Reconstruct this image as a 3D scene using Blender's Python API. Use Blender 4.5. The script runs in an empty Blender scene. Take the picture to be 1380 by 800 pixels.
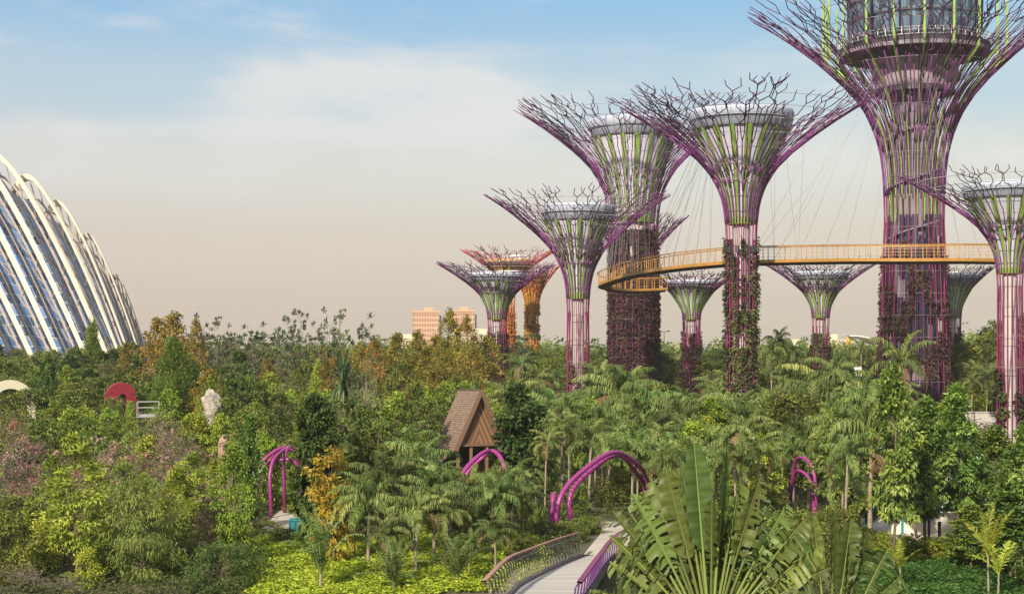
import bpy, math, random
import numpy as np
from mathutils import Vector, Matrix

# ------------------------------------------------------------------ camera, sky, sun, exposure
F, HOR, CH = 2000.0, 460.0, 12.0          # focal length in photo pixels, horizon row, eye height
SC = bpy.context.scene
COL = SC.collection
cam_d = bpy.data.cameras.new("camera"); cam = bpy.data.objects.new("camera", cam_d); COL.objects.link(cam)
cam.location = (0, 0, CH); cam.rotation_euler = (math.radians(90), 0, 0)
cam_d.sensor_fit = 'HORIZONTAL'; cam_d.sensor_width = 36; cam_d.lens = 36 * F / 1380
cam_d.shift_y = (HOR - 400) / 1380; cam_d.clip_start = .5; cam_d.clip_end = 6000
SC.camera = cam

SUN_EL, SUN_AZ = 32.0, 206.0              # azimuth clockwise from +Y (north): behind the eye, to the left
w = bpy.data.worlds.new("World"); SC.world = w; w.use_nodes = True
nt = w.node_tree; nt.nodes.clear(); N = nt.nodes.new; L = nt.links.new
out = N('ShaderNodeOutputWorld'); bg = N('ShaderNodeBackground'); L(bg.outputs[0], out.inputs[0]); bg.inputs[1].default_value = 0.10
sky = N('ShaderNodeTexSky'); sky.sky_type = 'NISHITA'; sky.sun_disc = False
sky.sun_elevation = math.radians(SUN_EL); sky.sun_rotation = math.radians(SUN_AZ)
sky.air_density = 1.0; sky.dust_density = 2.0
tc = N('ShaderNodeTexCoord'); sep = N('ShaderNodeSeparateXYZ'); L(tc.outputs['Generated'], sep.inputs[0])
ramp = N('ShaderNodeValToRGB'); L(sep.outputs[2], ramp.inputs[0]); ramp.color_ramp.interpolation = 'EASE'
# warm evening air low down, blue above (radiance x10, background strength 0.1)
stops = [(0.0, (5.15, 4.4, 3.6)), (0.02, (5.25, 4.5, 3.75)), (.065, (5.5, 4.95, 4.35)), (.115, (5.6, 5.7, 5.35)),
         (.165, (3.9, 5.1, 5.9)), (.225, (2.3, 4.2, 6.2)), (.45, (5.0, 5.6, 6.4))]
cr = ramp.color_ramp
while len(cr.elements) < len(stops): cr.elements.new(.5)
for e, (p, c) in zip(cr.elements, stops): e.position = p; e.color = (*c, 1)
fade = N('ShaderNodeMapRange'); L(sep.outputs[2], fade.inputs[0]); fade.interpolation_type = 'SMOOTHSTEP'
fade.inputs[1].default_value = .18; fade.inputs[2].default_value = .6; fade.inputs[3].default_value = .94; fade.inputs[4].default_value = .6
mix = N('ShaderNodeMixRGB'); L(fade.outputs[0], mix.inputs[0]); L(sky.outputs[0], mix.inputs[1]); L(ramp.outputs[0], mix.inputs[2])
# soft streaky cloud
mp = N('ShaderNodeMapping'); L(tc.outputs['Generated'], mp.inputs[0]); mp.inputs['Scale'].default_value = (3.2, 3.2, 17); mp.inputs['Location'].default_value = (2.35, .4, .25)
nz = N('ShaderNodeTexNoise'); L(mp.outputs[0], nz.inputs[0]); nz.inputs['Scale'].default_value = 1.25; nz.inputs['Detail'].default_value = 7; nz.inputs['Roughness'].default_value = .52; nz.inputs['Distortion'].default_value = .35
# a puffier bank of cloud over the far garden, fixed in the sky
vs1 = N('ShaderNodeVectorMath'); vs1.operation = 'SUBTRACT'; L(tc.outputs['Generated'], vs1.inputs[0]); vs1.inputs[1].default_value = (-.085, .985, .158)
vs2 = N('ShaderNodeVectorMath'); vs2.operation = 'MULTIPLY'; L(vs1.outputs[0], vs2.inputs[0]); vs2.inputs[1].default_value = (6.5, .5, 27)
vs3 = N('ShaderNodeVectorMath'); vs3.operation = 'LENGTH'; L(vs2.outputs[0], vs3.inputs[0])
bank = N('ShaderNodeMapRange'); L(vs3.outputs['Value'], bank.inputs[0]); bank.interpolation_type = 'SMOOTHSTEP'; bank.inputs[1].default_value = .45; bank.inputs[2].default_value = 1.25; bank.inputs[3].default_value = .20; bank.inputs[4].default_value = -.03
mp2 = N('ShaderNodeMapping'); L(tc.outputs['Generated'], mp2.inputs[0]); mp2.inputs['Scale'].default_value = (9, 9, 22); mp2.inputs['Location'].default_value = (.4, .2, .6)
nz2 = N('ShaderNodeTexNoise'); L(mp2.outputs[0], nz2.inputs[0]); nz2.inputs['Scale'].default_value = 1.6; nz2.inputs['Detail'].default_value = 7; nz2.inputs['Roughness'].default_value = .55
pf = N('ShaderNodeMath'); pf.operation = 'MULTIPLY_ADD'; L(nz2.outputs[0], pf.inputs[0]); pf.inputs[1].default_value = .30; L(bank.outputs[0], pf.inputs[2])
sm_ = N('ShaderNodeMath'); sm_.operation = 'MULTIPLY_ADD'; L(nz.outputs[0], sm_.inputs[0]); sm_.inputs[1].default_value = .72; L(pf.outputs[0], sm_.inputs[2])
cl = N('ShaderNodeMapRange'); L(sm_.outputs[0], cl.inputs[0]); cl.interpolation_type = 'SMOOTHSTEP'
cl.inputs[1].default_value = .46; cl.inputs[2].default_value = .68; cl.inputs[4].default_value = .85
band = N('ShaderNodeValToRGB'); L(sep.outputs[2], band.inputs[0]); be = band.color_ramp.elements
be[0].position = .03; be[0].color = (0, 0, 0, 1); be[1].position = .14; be[1].color = (1, 1, 1, 1)
mul = N('ShaderNodeMath'); mul.operation = 'MULTIPLY'; L(cl.outputs[0], mul.inputs[0]); L(band.outputs[0], mul.inputs[1])
mix2 = N('ShaderNodeMixRGB'); L(mul.outputs[0], mix2.inputs[0]); L(mix.outputs[0], mix2.inputs[1]); mix2.inputs[2].default_value = (6.0, 6.1, 6.1, 1)
side = N('ShaderNodeValToRGB'); sx_ = N('ShaderNodeMapRange'); L(sep.outputs[0], sx_.inputs[0]); sx_.inputs[1].default_value = -.4; sx_.inputs[2].default_value = .4; L(sx_.outputs[0], side.inputs[0])
side.color_ramp.elements[0].color = (.955, .93, .93, 1); side.color_ramp.elements[1].color = (1.0, 1.0, .97, 1); side.color_ramp.elements[1].position = .8
mx3 = N('ShaderNodeMixRGB'); mx3.blend_type = 'MULTIPLY'; mx3.inputs[0].default_value = 1; L(mix2.outputs[0], mx3.inputs[1]); L(side.outputs[0], mx3.inputs[2])
L(mx3.outputs[0], bg.inputs[0])

sd = bpy.data.lights.new("sun", 'SUN'); sun = bpy.data.objects.new("sun", sd); COL.objects.link(sun)
sd.energy = 4.9; sd.angle = math.radians(2.5); sd.color = (1, .88, .70)
az, el = math.radians(SUN_AZ), math.radians(SUN_EL)
to_sun = Vector((math.sin(az) * math.cos(el), math.cos(az) * math.cos(el), math.sin(el)))
sun.rotation_euler = to_sun.to_track_quat('Z', 'Y').to_euler()

vs = SC.view_settings; vs.view_transform = 'Standard'; vs.look = 'None'; vs.gamma = 1; vs.use_curve_mapping = False; vs.exposure = 0.45
SC.render.engine = 'CYCLES'
cy = SC.cycles; cy.use_denoising = True; cy.max_bounces = 5; cy.diffuse_bounces = 3; cy.glossy_bounces = 2; cy.transmission_bounces = 3; cy.volume_bounces = 0
cy.caustics_reflective = cy.caustics_refractive = False

# ------------------------------------------------------------------ helpers
rnd = random.Random(7); RG = np.random.default_rng(7)
def P(px, py, d): return Vector(((px - 690) * d / F, d, CH - (py - HOR) * d / F))
def XY(px, d): return ((px - 690) * d / F, d)
def ZH(py, d): return CH - (py - HOR) * d / F
def gz(x, y):
    return 1.0 * math.exp(-((x - 4.6) ** 2 / (2 * 8 ** 2) + (y - 78) ** 2 / (2 * 11 ** 2)))
def gza(x, y):
    return 1.0 * np.exp(-((x - 4.6) ** 2 / (2 * 8 ** 2) + (y - 78) ** 2 / (2 * 11 ** 2)))
def nrm(a): return a / np.maximum(np.linalg.norm(a, axis=-1, keepdims=True), 1e-9)

class MB:
    """collects geometry; build() makes one mesh"""
    def __init__(s): s.V, s.Q, s.T, s.mq, s.mt, s.tone, s.n, s.uv = [], [], [], [], [], [], 0, []
    def add(s, v, q=None, t=None, m=0, tone=None, uv=None):
        v = np.asarray(v, float).reshape(-1, 3); k = len(v)
        if q is not None and len(q): q = np.asarray(q, int).reshape(-1, 4) + s.n; s.Q.append(q); s.mq.append(np.full(len(q), m))
        if t is not None and len(t): t = np.asarray(t, int).reshape(-1, 3) + s.n; s.T.append(t); s.mt.append(np.full(len(t), m))
        s.V.append(v); s.tone.append(np.full(k, .5) if tone is None else np.asarray(tone, float)); s.uv.append(np.zeros((k, 2)) if uv is None else uv); s.n += k
    def mesh(s, name, mats, smooth=False):
        me = bpy.data.meshes.new(name)
        V = np.concatenate(s.V) if s.V else np.zeros((0, 3))
        Q = np.concatenate(s.Q) if s.Q else np.zeros((0, 4), int); T = np.concatenate(s.T) if s.T else np.zeros((0, 3), int)
        mq = np.concatenate(s.mq) if s.mq else np.zeros(0, int); mt = np.concatenate(s.mt) if s.mt else np.zeros(0, int)
        me.vertices.add(len(V)); me.vertices.foreach_set('co', V.astype(np.float32).ravel())
        lv = np.concatenate([Q.ravel(), T.ravel()]).astype(np.int32)
        me.loops.add(len(lv)); me.loops.foreach_set('vertex_index', lv)
        nq, ntr = len(Q), len(T); me.polygons.add(nq + ntr)
        st = np.concatenate([np.arange(nq) * 4, nq * 4 + np.arange(ntr) * 3]).astype(np.int32)
        me.polygons.foreach_set('loop_start', st)
        me.polygons.foreach_set('material_index', np.concatenate([mq, mt]).astype(np.int32))
        me.polygons.foreach_set('use_smooth', np.full(nq + ntr, smooth, dtype=bool))
        at = me.attributes.new('tone', 'FLOAT', 'POINT'); at.data.foreach_set('value', np.concatenate(s.tone).astype(np.float32))
        uvl = me.uv_layers.new(name='UVMap'); uvl.data.foreach_set('uv', np.concatenate(s.uv)[lv].astype(np.float32).ravel())
        for m in (mats if isinstance(mats, (list, tuple)) else [mats]): me.materials.append(m)
        me.update(calc_edges=True); me.validate(); return me
    def box(s, c, size, rz=0.0, m=0, R=None, tone=None):
        sx, sy, sz = (a / 2 for a in size)
        v = np.array([[x, y, z] for z in (-sz, sz) for y in (-sy, sy) for x in (-sx, sx)])
        if R is None: R = np.array(Matrix.Rotation(rz, 3, 'Z'))
        v = v @ np.array(R).T + np.array(c)
        s.add(v, [[0, 2, 3, 1], [4, 5, 7, 6], [0, 1, 5, 4], [2, 6, 7, 3], [0, 4, 6, 2], [1, 3, 7, 5]], m=m, tone=None if tone is None else np.full(8, tone))
    def beam(s, a, b, w, h, m=0):
        a, b = Vector(a), Vector(b); d = b - a; l = d.length; d.normalize()
        up = Vector((0, 0, 1)) if abs(d.z) < .95 else Vector((1, 0, 0)); sd_ = d.cross(up).normalized(); u2 = sd_.cross(d)
        R = np.array([[d.x, sd_.x, u2.x], [d.y, sd_.y, u2.y], [d.z, sd_.z, u2.z]])
        s.box((a + b) / 2, (l, w, h), R=R, m=m)
    def tube(s, pts, rad, sides=5, m=0, caps=True, tone=None):
        p = np.asarray([tuple(q) for q in pts], float); k = len(p)
        r = np.full(k, rad) if np.isscalar(rad) else np.asarray(rad, float)
        t = np.gradient(p, axis=0); t = nrm(t)
        ref = np.array([0, 0, 1.]) if abs(t[:, 2]).mean() < .8 else np.array([1., .13, 0])
        a = nrm(np.cross(t, ref)); b = np.cross(t, a)
        an = np.arange(sides) * 2 * math.pi / sides + .3
        v = p[:, None] + r[:, None, None] * (np.cos(an)[None, :, None] * a[:, None] + np.sin(an)[None, :, None] * b[:, None])
        i = np.arange(k - 1)[:, None] * sides; j = np.arange(sides)[None]; j2 = (j + 1) % sides
        q = np.stack([i + j, i + j2, i + sides + j2, i + sides + j], -1).reshape(-1, 4)
        v = v.reshape(-1, 3); tr = []
        if caps and sides >= 3:
            for e, o in ((0, 0), (k - 1, (k - 1) * sides)):
                for x in range(1, sides - 1): tr.append([o, o + x + 1, o + x] if e == 0 else [o, o + x, o + x + 1])
        s.add(v, q, tr, m=m, tone=None if tone is None else np.full(len(v), tone))
    def lathe(s, prof, n=40, c=(0, 0, 0), m=0, a0=0, a1=2 * math.pi):
        prof = np.asarray(prof, float); k = len(prof); full = abs(a1 - a0 - 2 * math.pi) < 1e-6
        cnt = n if full else n + 1
        an = a0 + (a1 - a0) * np.arange(cnt) / n
        v = np.stack([prof[:, 0][:, None] * np.cos(an), prof[:, 0][:, None] * np.sin(an), np.repeat(prof[:, 1][:, None], cnt, 1)], -1) + np.array(c)
        i = np.arange(k - 1)[:, None] * cnt; j = np.arange(n)[None]; j2 = (j + 1) % cnt
        q = np.stack([i + j, i + j2, i + cnt + j2, i + cnt + j], -1).reshape(-1, 4)
        uv = np.stack([np.repeat((an / (2 * math.pi))[None], k, 0), np.repeat(np.linspace(0, 1, k)[:, None], cnt, 1)], -1).reshape(-1, 2)
        s.add(v.reshape(-1, 3), q, m=m, uv=uv)
    def leaves(s, pos, d, n, Ln, W, tone, m=0, fold=.18, droop=.18):
        """diamond leaf blades"""
        d = nrm(d); sd_ = nrm(np.cross(d, n)); n = np.cross(sd_, d)
        Ln = np.broadcast_to(Ln, (len(pos),))[:, None]; W = np.broadcast_to(W, (len(pos),))[:, None]
        mid = pos + d * Ln * .45
        v = np.stack([pos, mid + sd_ * W / 2 + n * W * fold, pos + d * Ln - n * Ln * droop, mid - sd_ * W / 2 + n * W * fold], 1)
        q = np.arange(len(pos) * 4).reshape(-1, 4)
        s.add(v.reshape(-1, 3), q, m=m, tone=np.repeat(tone, 4))
    def strips(s, pts, side, widths, tone, m=0):
        """ribbons: pts (n,k,3), side (n,3) or (n,k,3), widths (k) or (n,k)"""
        n_, k, _ = pts.shape
        side = nrm(side); side = side[:, None] if side.ndim == 2 else side
        wd = np.broadcast_to(np.asarray(widths), (n_, k))[..., None] / 2
        v = np.stack([pts - side * wd, pts + side * wd], 2).reshape(-1, 3)
        b = (np.arange(n_) * k * 2)[:, None] + np.arange(k - 1)[None] * 2
        q = np.stack([b, b + 1, b + 3, b + 2], -1).reshape(-1, 4)
        s.add(v, q, m=m, tone=np.repeat(tone, k * 2))

def link(name, me, parent=None, loc=(0, 0, 0), rz=0.0, sc=None):
    o = bpy.data.objects.new(name, me); COL.objects.link(o); o.location = loc; o.rotation_euler[2] = rz
    if sc is not None: o.scale = sc
    if parent is not None: o.parent = parent
    return o
def tag(o, label=None, cat=None, group=None, kind=None):
    if label: o['label'] = label
    if cat: o['category'] = cat
    if group: o['group'] = group
    if kind: o['kind'] = kind
    return o
def thing(name, label, cat, loc=(0, 0, 0), rz=0.0, group=None):
    return tag(link(name, None, None, loc, rz), label, cat, group)
def part(name, mb, mats, parent, smooth=False, label=None):
    o = link(name, mb.mesh(name, mats, smooth), parent)
    if label: o['label'] = label
    return o
def structure(name, mb, mats, smooth=False):
    return tag(link(name, mb.mesh(name, mats, smooth)), kind='structure')

# ------------------------------------------------------------------ materials
def mat(name, col, rough=.6, metal=0.0, var=.0, vscale=1.0, col2=None, bump=0.0, bscale=20.0, spec=.4, stretch=None):
    m = bpy.data.materials.new(name); m.use_nodes = True; t = m.node_tree; b = t.nodes['Principled BSDF']
    b.inputs['Base Color'].default_value = (*col, 1); b.inputs['Roughness'].default_value = rough; b.inputs['Metallic'].default_value = metal; b.inputs['Specular IOR Level'].default_value = spec
    if var or col2:
        c = t.nodes.new('ShaderNodeTexCoord'); z = t.nodes.new('ShaderNodeTexNoise'); z.inputs['Scale'].default_value = vscale; z.inputs['Detail'].default_value = 6; z.inputs['Roughness'].default_value = .6
        src = c.outputs['Object']
        if stretch:
            mp_ = t.nodes.new('ShaderNodeMapping'); mp_.inputs['Scale'].default_value = stretch; t.links.new(src, mp_.inputs[0]); src = mp_.outputs[0]
        t.links.new(src, z.inputs[0]); r = t.nodes.new('ShaderNodeValToRGB'); r.color_ramp.elements[0].position = .3; r.color_ramp.elements[1].position = .7
        c2 = col2 or tuple(x * (1 - var) for x in col)
        r.color_ramp.elements[0].color = (*c2, 1); r.color_ramp.elements[1].color = (*[min(1, x * (1 + var * .5)) for x in col], 1)
        t.links.new(z.outputs[0], r.inputs[0]); t.links.new(r.outputs[0], b.inputs['Base Color'])
    if bump:
        c = t.nodes.new('ShaderNodeTexCoord'); z = t.nodes.new('ShaderNodeTexNoise'); z.inputs['Scale'].default_value = bscale; z.inputs['Detail'].default_value = 5
        t.links.new(c.outputs['Object'], z.inputs[0]); bp = t.nodes.new('ShaderNodeBump'); bp.inputs['Strength'].default_value = bump; bp.inputs['Distance'].default_value = .05
        t.links.new(z.outputs[0], bp.inputs['Height']); t.links.new(bp.outputs[0], b.inputs['Normal'])
    return m
def leaf_mat(name, dark, midc, light, trans=.24, rough=.55, vv=.22, hv=.02, spec=.25, gain=1.5):
    """leaf colours differ from leaf to leaf (tone) and from plant to plant (object random)"""
    dark, midc, light = (tuple(min(.8, x * gain) for x in c) for c in (dark, midc, light))
    m = bpy.data.materials.new(name); m.use_nodes = True; t = m.node_tree; b = t.nodes['Principled BSDF']; o = t.nodes['Material Output']
    a = t.nodes.new('ShaderNodeAttribute'); a.attribute_name = 'tone'
    r = t.nodes.new('ShaderNodeValToRGB'); e = r.color_ramp.elements; e[0].color = (*dark, 1); e[0].position = .05; e[1].color = (*light, 1); e[1].position = .95
    x = r.color_ramp.elements.new(.5); x.color = (*midc, 1)
    t.links.new(a.outputs['Fac'], r.inputs[0])
    oi = t.nodes.new('ShaderNodeObjectInfo')
    h = t.nodes.new('ShaderNodeHueSaturation'); t.links.new(r.outputs[0], h.inputs['Color'])
    m1 = t.nodes.new('ShaderNodeMapRange'); t.links.new(oi.outputs['Random'], m1.inputs[0]); m1.inputs[3].default_value = 1 - vv; m1.inputs[4].default_value = 1 + vv; t.links.new(m1.outputs[0], h.inputs['Value'])
    w_ = t.nodes.new('ShaderNodeMath'); w_.operation = 'MULTIPLY'; w_.inputs[1].default_value = 7.31; t.links.new(oi.outputs['Random'], w_.inputs[0])
    f_ = t.nodes.new('ShaderNodeMath'); f_.operation = 'FRACT'; t.links.new(w_.outputs[0], f_.inputs[0])
    m2 = t.nodes.new('ShaderNodeMapRange'); t.links.new(f_.outputs[0], m2.inputs[0]); m2.inputs[3].default_value = .5 - hv; m2.inputs[4].default_value = .5 + hv; t.links.new(m2.outputs[0], h.inputs['Hue'])
    t.links.new(h.outputs[0], b.inputs['Base Color']); b.inputs['Roughness'].default_value = rough; b.inputs['Specular IOR Level'].default_value = spec
    tr = t.nodes.new('ShaderNodeBsdfTranslucent'); t.links.new(h.outputs[0], tr.inputs[0])
    mx = t.nodes.new('ShaderNodeMixShader'); mx.inputs[0].default_value = trans
    t.links.new(b.outputs[0], mx.inputs[1]); t.links.new(tr.outputs[0], mx.inputs[2]); t.links.new(mx.outputs[0], o.inputs[0])
    return m
M = {}
M['magenta'] = mat('magenta_steel', (.22, .022, .10), .42, var=.25, vscale=.5, spec=.5)
M['violet'] = mat('violet_steel', (.19, .035, .19), .42, var=.3, vscale=.4, spec=.5)
M['plum'] = mat('dark_plum_steel', (.11, .02, .10), .45, var=.3, vscale=.5, spec=.5)
M['orange'] = mat('orange_steel', (.62, .18, .04), .45, var=.3, vscale=.4)
M['red_steel'] = mat('red_steel', (.42, .06, .06), .45, var=.3, vscale=.4)
M['wire'] = mat('galvanised_cable', (.45, .44, .42), .4, .5)
M['funnel'] = mat('white_membrane', (.58, .58, .72), .5, var=.10, vscale=.6, stretch=(1, 1, .3))
M['drum'] = mat('pale_blue_rim', (.44, .49, .60), .4, var=.08, vscale=.5)
M['fin'] = mat('lime_green_fin', (.22, .36, .06), .5, var=.35, vscale=.7)
M['fin_gold'] = mat('golden_fin', (.62, .36, .06), .5, var=.3, vscale=.7)
M['concrete'] = mat('pale_concrete', (.50, .46, .45), .85, var=.3, vscale=.45, bump=.15, stretch=(1, 1, .35))
M['concrete_or'] = mat('warm_concrete', (.62, .36, .18), .85, var=.3, vscale=.45)
M['navy'] = mat('navy_panel', (.022, .022, .055), .3, var=.5, vscale=.8, spec=.6)
M['brown_panel'] = mat('brown_planting_panel', (.06, .038, .042), .9, var=.6, vscale=1.2)
M['concrete_dim'] = mat('grey_tower_concrete', (.22, .20, .24), .8, var=.35, vscale=.3)
M['clamp'] = mat('dark_clamp', (.05, .05, .06), .5)
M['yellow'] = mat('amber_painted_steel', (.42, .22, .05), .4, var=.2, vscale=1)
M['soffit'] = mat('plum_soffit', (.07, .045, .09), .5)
M['bark'] = mat('grey_brown_bark', (.17, .125, .09), .9, var=.45, vscale=3, bump=.4, stretch=(1, 1, .25))
M['pale_bark'] = mat('pale_palm_bark', (.30, .25, .19), .9, var=.35, vscale=3, bump=.3, stretch=(.4, .4, 3))
M['twig'] = mat('dry_grey_twig', (.27, .22, .18), .9, var=.4, vscale=2)
# ------------------------------------------------------------------ the setting: ground sheet
def ground():
    mb = MB()
    xs = np.concatenate([np.linspace(-1550, -140, 12), np.linspace(-130, 130, 105), np.linspace(140, 1550, 12)])
    ys = np.concatenate([np.linspace(-60, 20, 5), np.linspace(24, 130, 62), np.linspace(140, 700, 40), np.linspace(760, 2360, 14)])
    X, Y = np.meshgrid(xs, ys); Z = gza(X, Y)
    v = np.stack([X, Y, Z], -1).reshape(-1, 3); nx = len(xs)
    i, j = np.meshgrid(np.arange(len(ys) - 1), np.arange(nx - 1), indexing='ij'); b = (i * nx + j).ravel()
    mb.add(v, np.stack([b, b + 1, b + nx + 1, b + nx], -1))
    m = mat('planted_earth', (.075, .085, .035), .95, vscale=.06, col2=(.12, .09, .055), bump=.5, bscale=2.0)
    structure('ground', mb, m, True)
ground()
CLEAR = []      # polygons in plan kept free of plants
def inpoly(x, y, poly):
    c = False; n = len(poly)
    for i in range(n):
        x1, y1 = poly[i]; x2, y2 = poly[i - 1]
        if (y1 > y) != (y2 > y) and x < (x2 - x1) * (y - y1) / (y2 - y1) + x1: c = not c
    return c
def flat(name, poly, z, m, lift=.02):
    CLEAR.append(poly)
    mb = MB(); n = len(poly); cx = sum(p[0] for p in poly) / n; cyy = sum(p[1] for p in poly) / n
    v = [(cx, cyy, gz(cx, cyy) + lift + z)] + [(x, y, gz(x, y) + lift + z) for x, y in poly]
    mb.add(v, None, [[0, i + 1, (i + 1) % n + 1] for i in range(n)]); return structure(name, mb, m)
def gpt(px, py): return XY(px, 24000 / (py - HOR))
M['paving'] = mat('pale_paving', (.50, .45, .38), .9, var=.2, vscale=.8, bump=.2)
M['lawn'] = mat('lawn_grass', (.16, .24, .05), .95, var=.35, vscale=.7, bump=.4, bscale=30)
M['sand'] = mat('sandy_earth', (.42, .30, .19), .95, var=.3, vscale=.3)
flat('plaza', [gpt(340, 727), gpt(450, 727), gpt(455, 705), gpt(420, 688), gpt(385, 680), gpt(372, 692)], 0, M['paving'])
flat('lawn', [gpt(345, 678), gpt(405, 676), gpt(410, 640), gpt(350, 640)], 0, M['lawn'])
flat('sandy_clearing', [gpt(885, 565), gpt(930, 565), gpt(930, 545), gpt(890, 545)], 0, M['sand'])
flat('sandy_bank', [gpt(1285, 556), gpt(1345, 556), gpt(1345, 545), gpt(1285, 545)], 0, M['sand'])
flat('paved_court', [gpt(1160, 735), gpt(1400, 740), gpt(1400, 690), gpt(1270, 640), gpt(1160, 690)], 0, M['paving'])

# ------------------------------------------------------------------ supertrees
TREES = []
TT = [-9, -.12, 0, .12, .22, .32, .434, .50, .566, .64, .717, .78, .844, .90, .95, 1.0, 1.05]
UU = [0, 0, .008, .022, .046, .09, .165, .225, .305, .40, .515, .61, .715, .81, .90, 1.0, 1.1]
def supertree(label, px, d, Rpx, y_edge, y_neck, y_top, drum_px, wt, wb, y_wt, ribs=20, style='purple', plants=.6, y_plant=400, core=.55, seed=1, tower=False, tube=.11, clampy=None, pw=1.0):
    s = d / F; R = Rpx * s * .955; X = (px - 690) * s; r1 = wt * s; r0 = wb * s
    zn, ze, zt = ZH(y_neck, d), ZH(y_edge, d), ZH(y_top, d); zw = ZH(y_wt, d)
    rr = random.Random(seed); rg = np.random.default_rng(seed)
    main, thin, under = {'purple': (M['magenta'], M['plum'], M['violet']), 'orange': (M['orange'], M['red_steel'], M['orange'])}[style]
    t = thing('supertree', label, 'supertree', (X, d, 0), 0, 'supertrees of the grove')
    TREES.append((X, d, r0 + 1.2))
    def rad(z):
        if z <= zw: return r0 + (r1 - r0) * (z / zw)
        u = (z - zn) / (ze - zn)
        return r1 + (R - r1) * float(np.interp(u, TT, UU)) ** pw
    def pt(th, z, dr=0.0): 
        r = rad(z) + dr; return (r * math.cos(th), r * math.sin(th), z)
    tr, br, tp = MB(), MB(), MB()
    k1 = tube
    D = 2 * math.pi / ribs; Dt = D; cb = int(ribs * (1.75 if tower else 1.55))
    zf = lambda u: zn + (ze - zn) * u if u > 0 else zn
    for i in range(ribs):
        th = i * D
        zz = list(np.linspace(-.3, zw, 6)) + ([zn] if zn > zw else []); tr.tube([pt(th, z) for z in zz], k1 * .6, 5)
        # long slanting braces, both ways
        if i % 3 == 0:
            for sg in (-1, 1):
                za, zb = (0, zw) if rr.random() < .5 else (zw * rr.uniform(0, .35), zw)
                tr.tube([pt(th + sg * D * (.02 + 1.98 * q), za + (zb - za) * q, -.12) for q in np.linspace(0, 1, 7)], k1 * .42, 4)
    def seg(a, b, n, r, m, mbx):
        mbx.tube([pt(a[0] + (b[0] - a[0]) * q, zf(a[1] + (b[1] - a[1]) * q)) for q in np.linspace(0, 1, n)], r, 5, m=m)
    k1 = tube * .64; U = rr.uniform; D = 2 * math.pi / cb
    for i in range(cb):
        th = i * D + U(-.06, .06) * D; u1 = U(.22, .46)
        seg((i * D, 0), (th, u1), 7, k1 * .92, 0, br)
        for c in (-1, 1):
            b = (th + c * D * .25, u1 + U(.06, .10)); seg((th, u1), b, 2, k1, 0, br)
            u2 = U(max(.54, b[1] + .03), .72); e = (b[0] + U(-.05, .05) * D, u2); seg(b, e, 4, k1, 0, br)
            for c2 in ((-1, 1) if rr.random() < .62 else (rr.choice((-1, 1)),)):
                f = (e[0] + c2 * D * U(.10, .17), u2 + U(.04, .06)); seg(e, f, 2, k1 * .86, 1, tp)
                u3 = U(f[1] + .03, .86); g = (f[0] + U(-.04, .04) * D, u3); seg(f, g, 3, k1 * .84, 1, tp)
                side = rr.choice((-1, 1)); mr = lambda m_, u_: m_ / max(rad(zf(u_)), 1) * R / 15.5
                h = (g[0] + side * mr(U(.45, 1.0), u3), u3 + U(.025, .045)); seg(g, h, 2, k1 * .78, 1, tp)
                if rr.random() < .5: seg(g, (g[0] - side * mr(U(.4, .8), u3), u3 + U(.02, .05)), 2, k1 * .7, 1, tp)
                u4 = min(.955, h[1] + U(.03, .07)); k_ = (h[0] + U(-.1, .1) * mr(1, u4), u4); seg(h, k_, 2, k1 * .76, 1, tp)
                for c4 in (-1, 1):
                    if c4 == side and rr.random() < .25: continue
                    l = (k_[0] + c4 * mr(U(.5, 1.0), u4), u4 + U(.02, .045)); seg(k_, l, 2, k1 * .72, 1, tp)
                    if l[1] < .985: seg(l, (l[0] + c4 * mr(U(-.5, .35), l[1]), min(1.02, l[1] + U(.02, .06))), 2, k1 * .7, 1, tp)
    part('trunk_lattice', tr, main, t, True)
    part('canopy_lattice', br, [under if style == 'purple' else main, thin], t, True)
    part('tip_lattice', tp, [main, thin], t, True)
    D = Dt; hp = MB()
    for u in (.10, .22, .34, .46, .57, .67, .76, .84, .91):
        z = zf(u); r = rad(z) - .12; n = 56
        hp.tube([(r * math.cos(a), r * math.sin(a), z) for a in np.linspace(0, 2 * math.pi, n)], .028 + .00009 * d, 3, caps=False)
    for z in np.arange(3, zw, 3.2):
        r = rad(z); hp.tube([(r * math.cos(a), r * math.sin(a), z) for a in np.linspace(0, 2 * math.pi, 40)], .03, 3, caps=False)
    part('cable_netting', hp, M['wire'], t)
    # core shaft
    rc = r1 * core; mb = MB()
    if not tower:
        mb.lathe([(rc, 0), (rc, zn * .5), (rc, zn + .5)], 32)
        for z in np.arange(2.5, zn, 3.0): mb.lathe([(rc + .012, z), (rc + .012, z + .06)], 32, m=1)
        part('core_shaft', mb, [M['concrete'] if style == 'purple' else M['concrete_or'], M['clamp']], t, True)
        fu, dr_ = MB(), drum_px * s
        rN = r1 * .86; zs = zt - (zt - zn) * .17
        fr = lambda q: rN + (dr_ * .88 - rN) * q ** 1.55
        fu.lathe([(rN * .98, zn)] + [(fr(q), zn + (zs - zn) * q) for q in np.linspace(0, 1, 16)], 56)
        part('funnel', fu, M['funnel'] if style == 'purple' else M['concrete_or'], t, True)
        fu = MB(); fu.lathe([(dr_ * .86, zs), (dr_ * .93, zs + .03), (dr_ * .94, zs + (zt - zs) * .45), (dr_ * .97, zs + (zt - zs) * .5), (dr_ * 1.0, zt - .3), (dr_ * .99, zt - .05), (dr_ * .96, zt), (dr_ * .3, zt + .1), (.01, zt + .15)], 56)
        part('crown_rim', fu, M['drum'] if style == 'purple' else M['concrete_or'], t, True)
        sm = MB()
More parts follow.
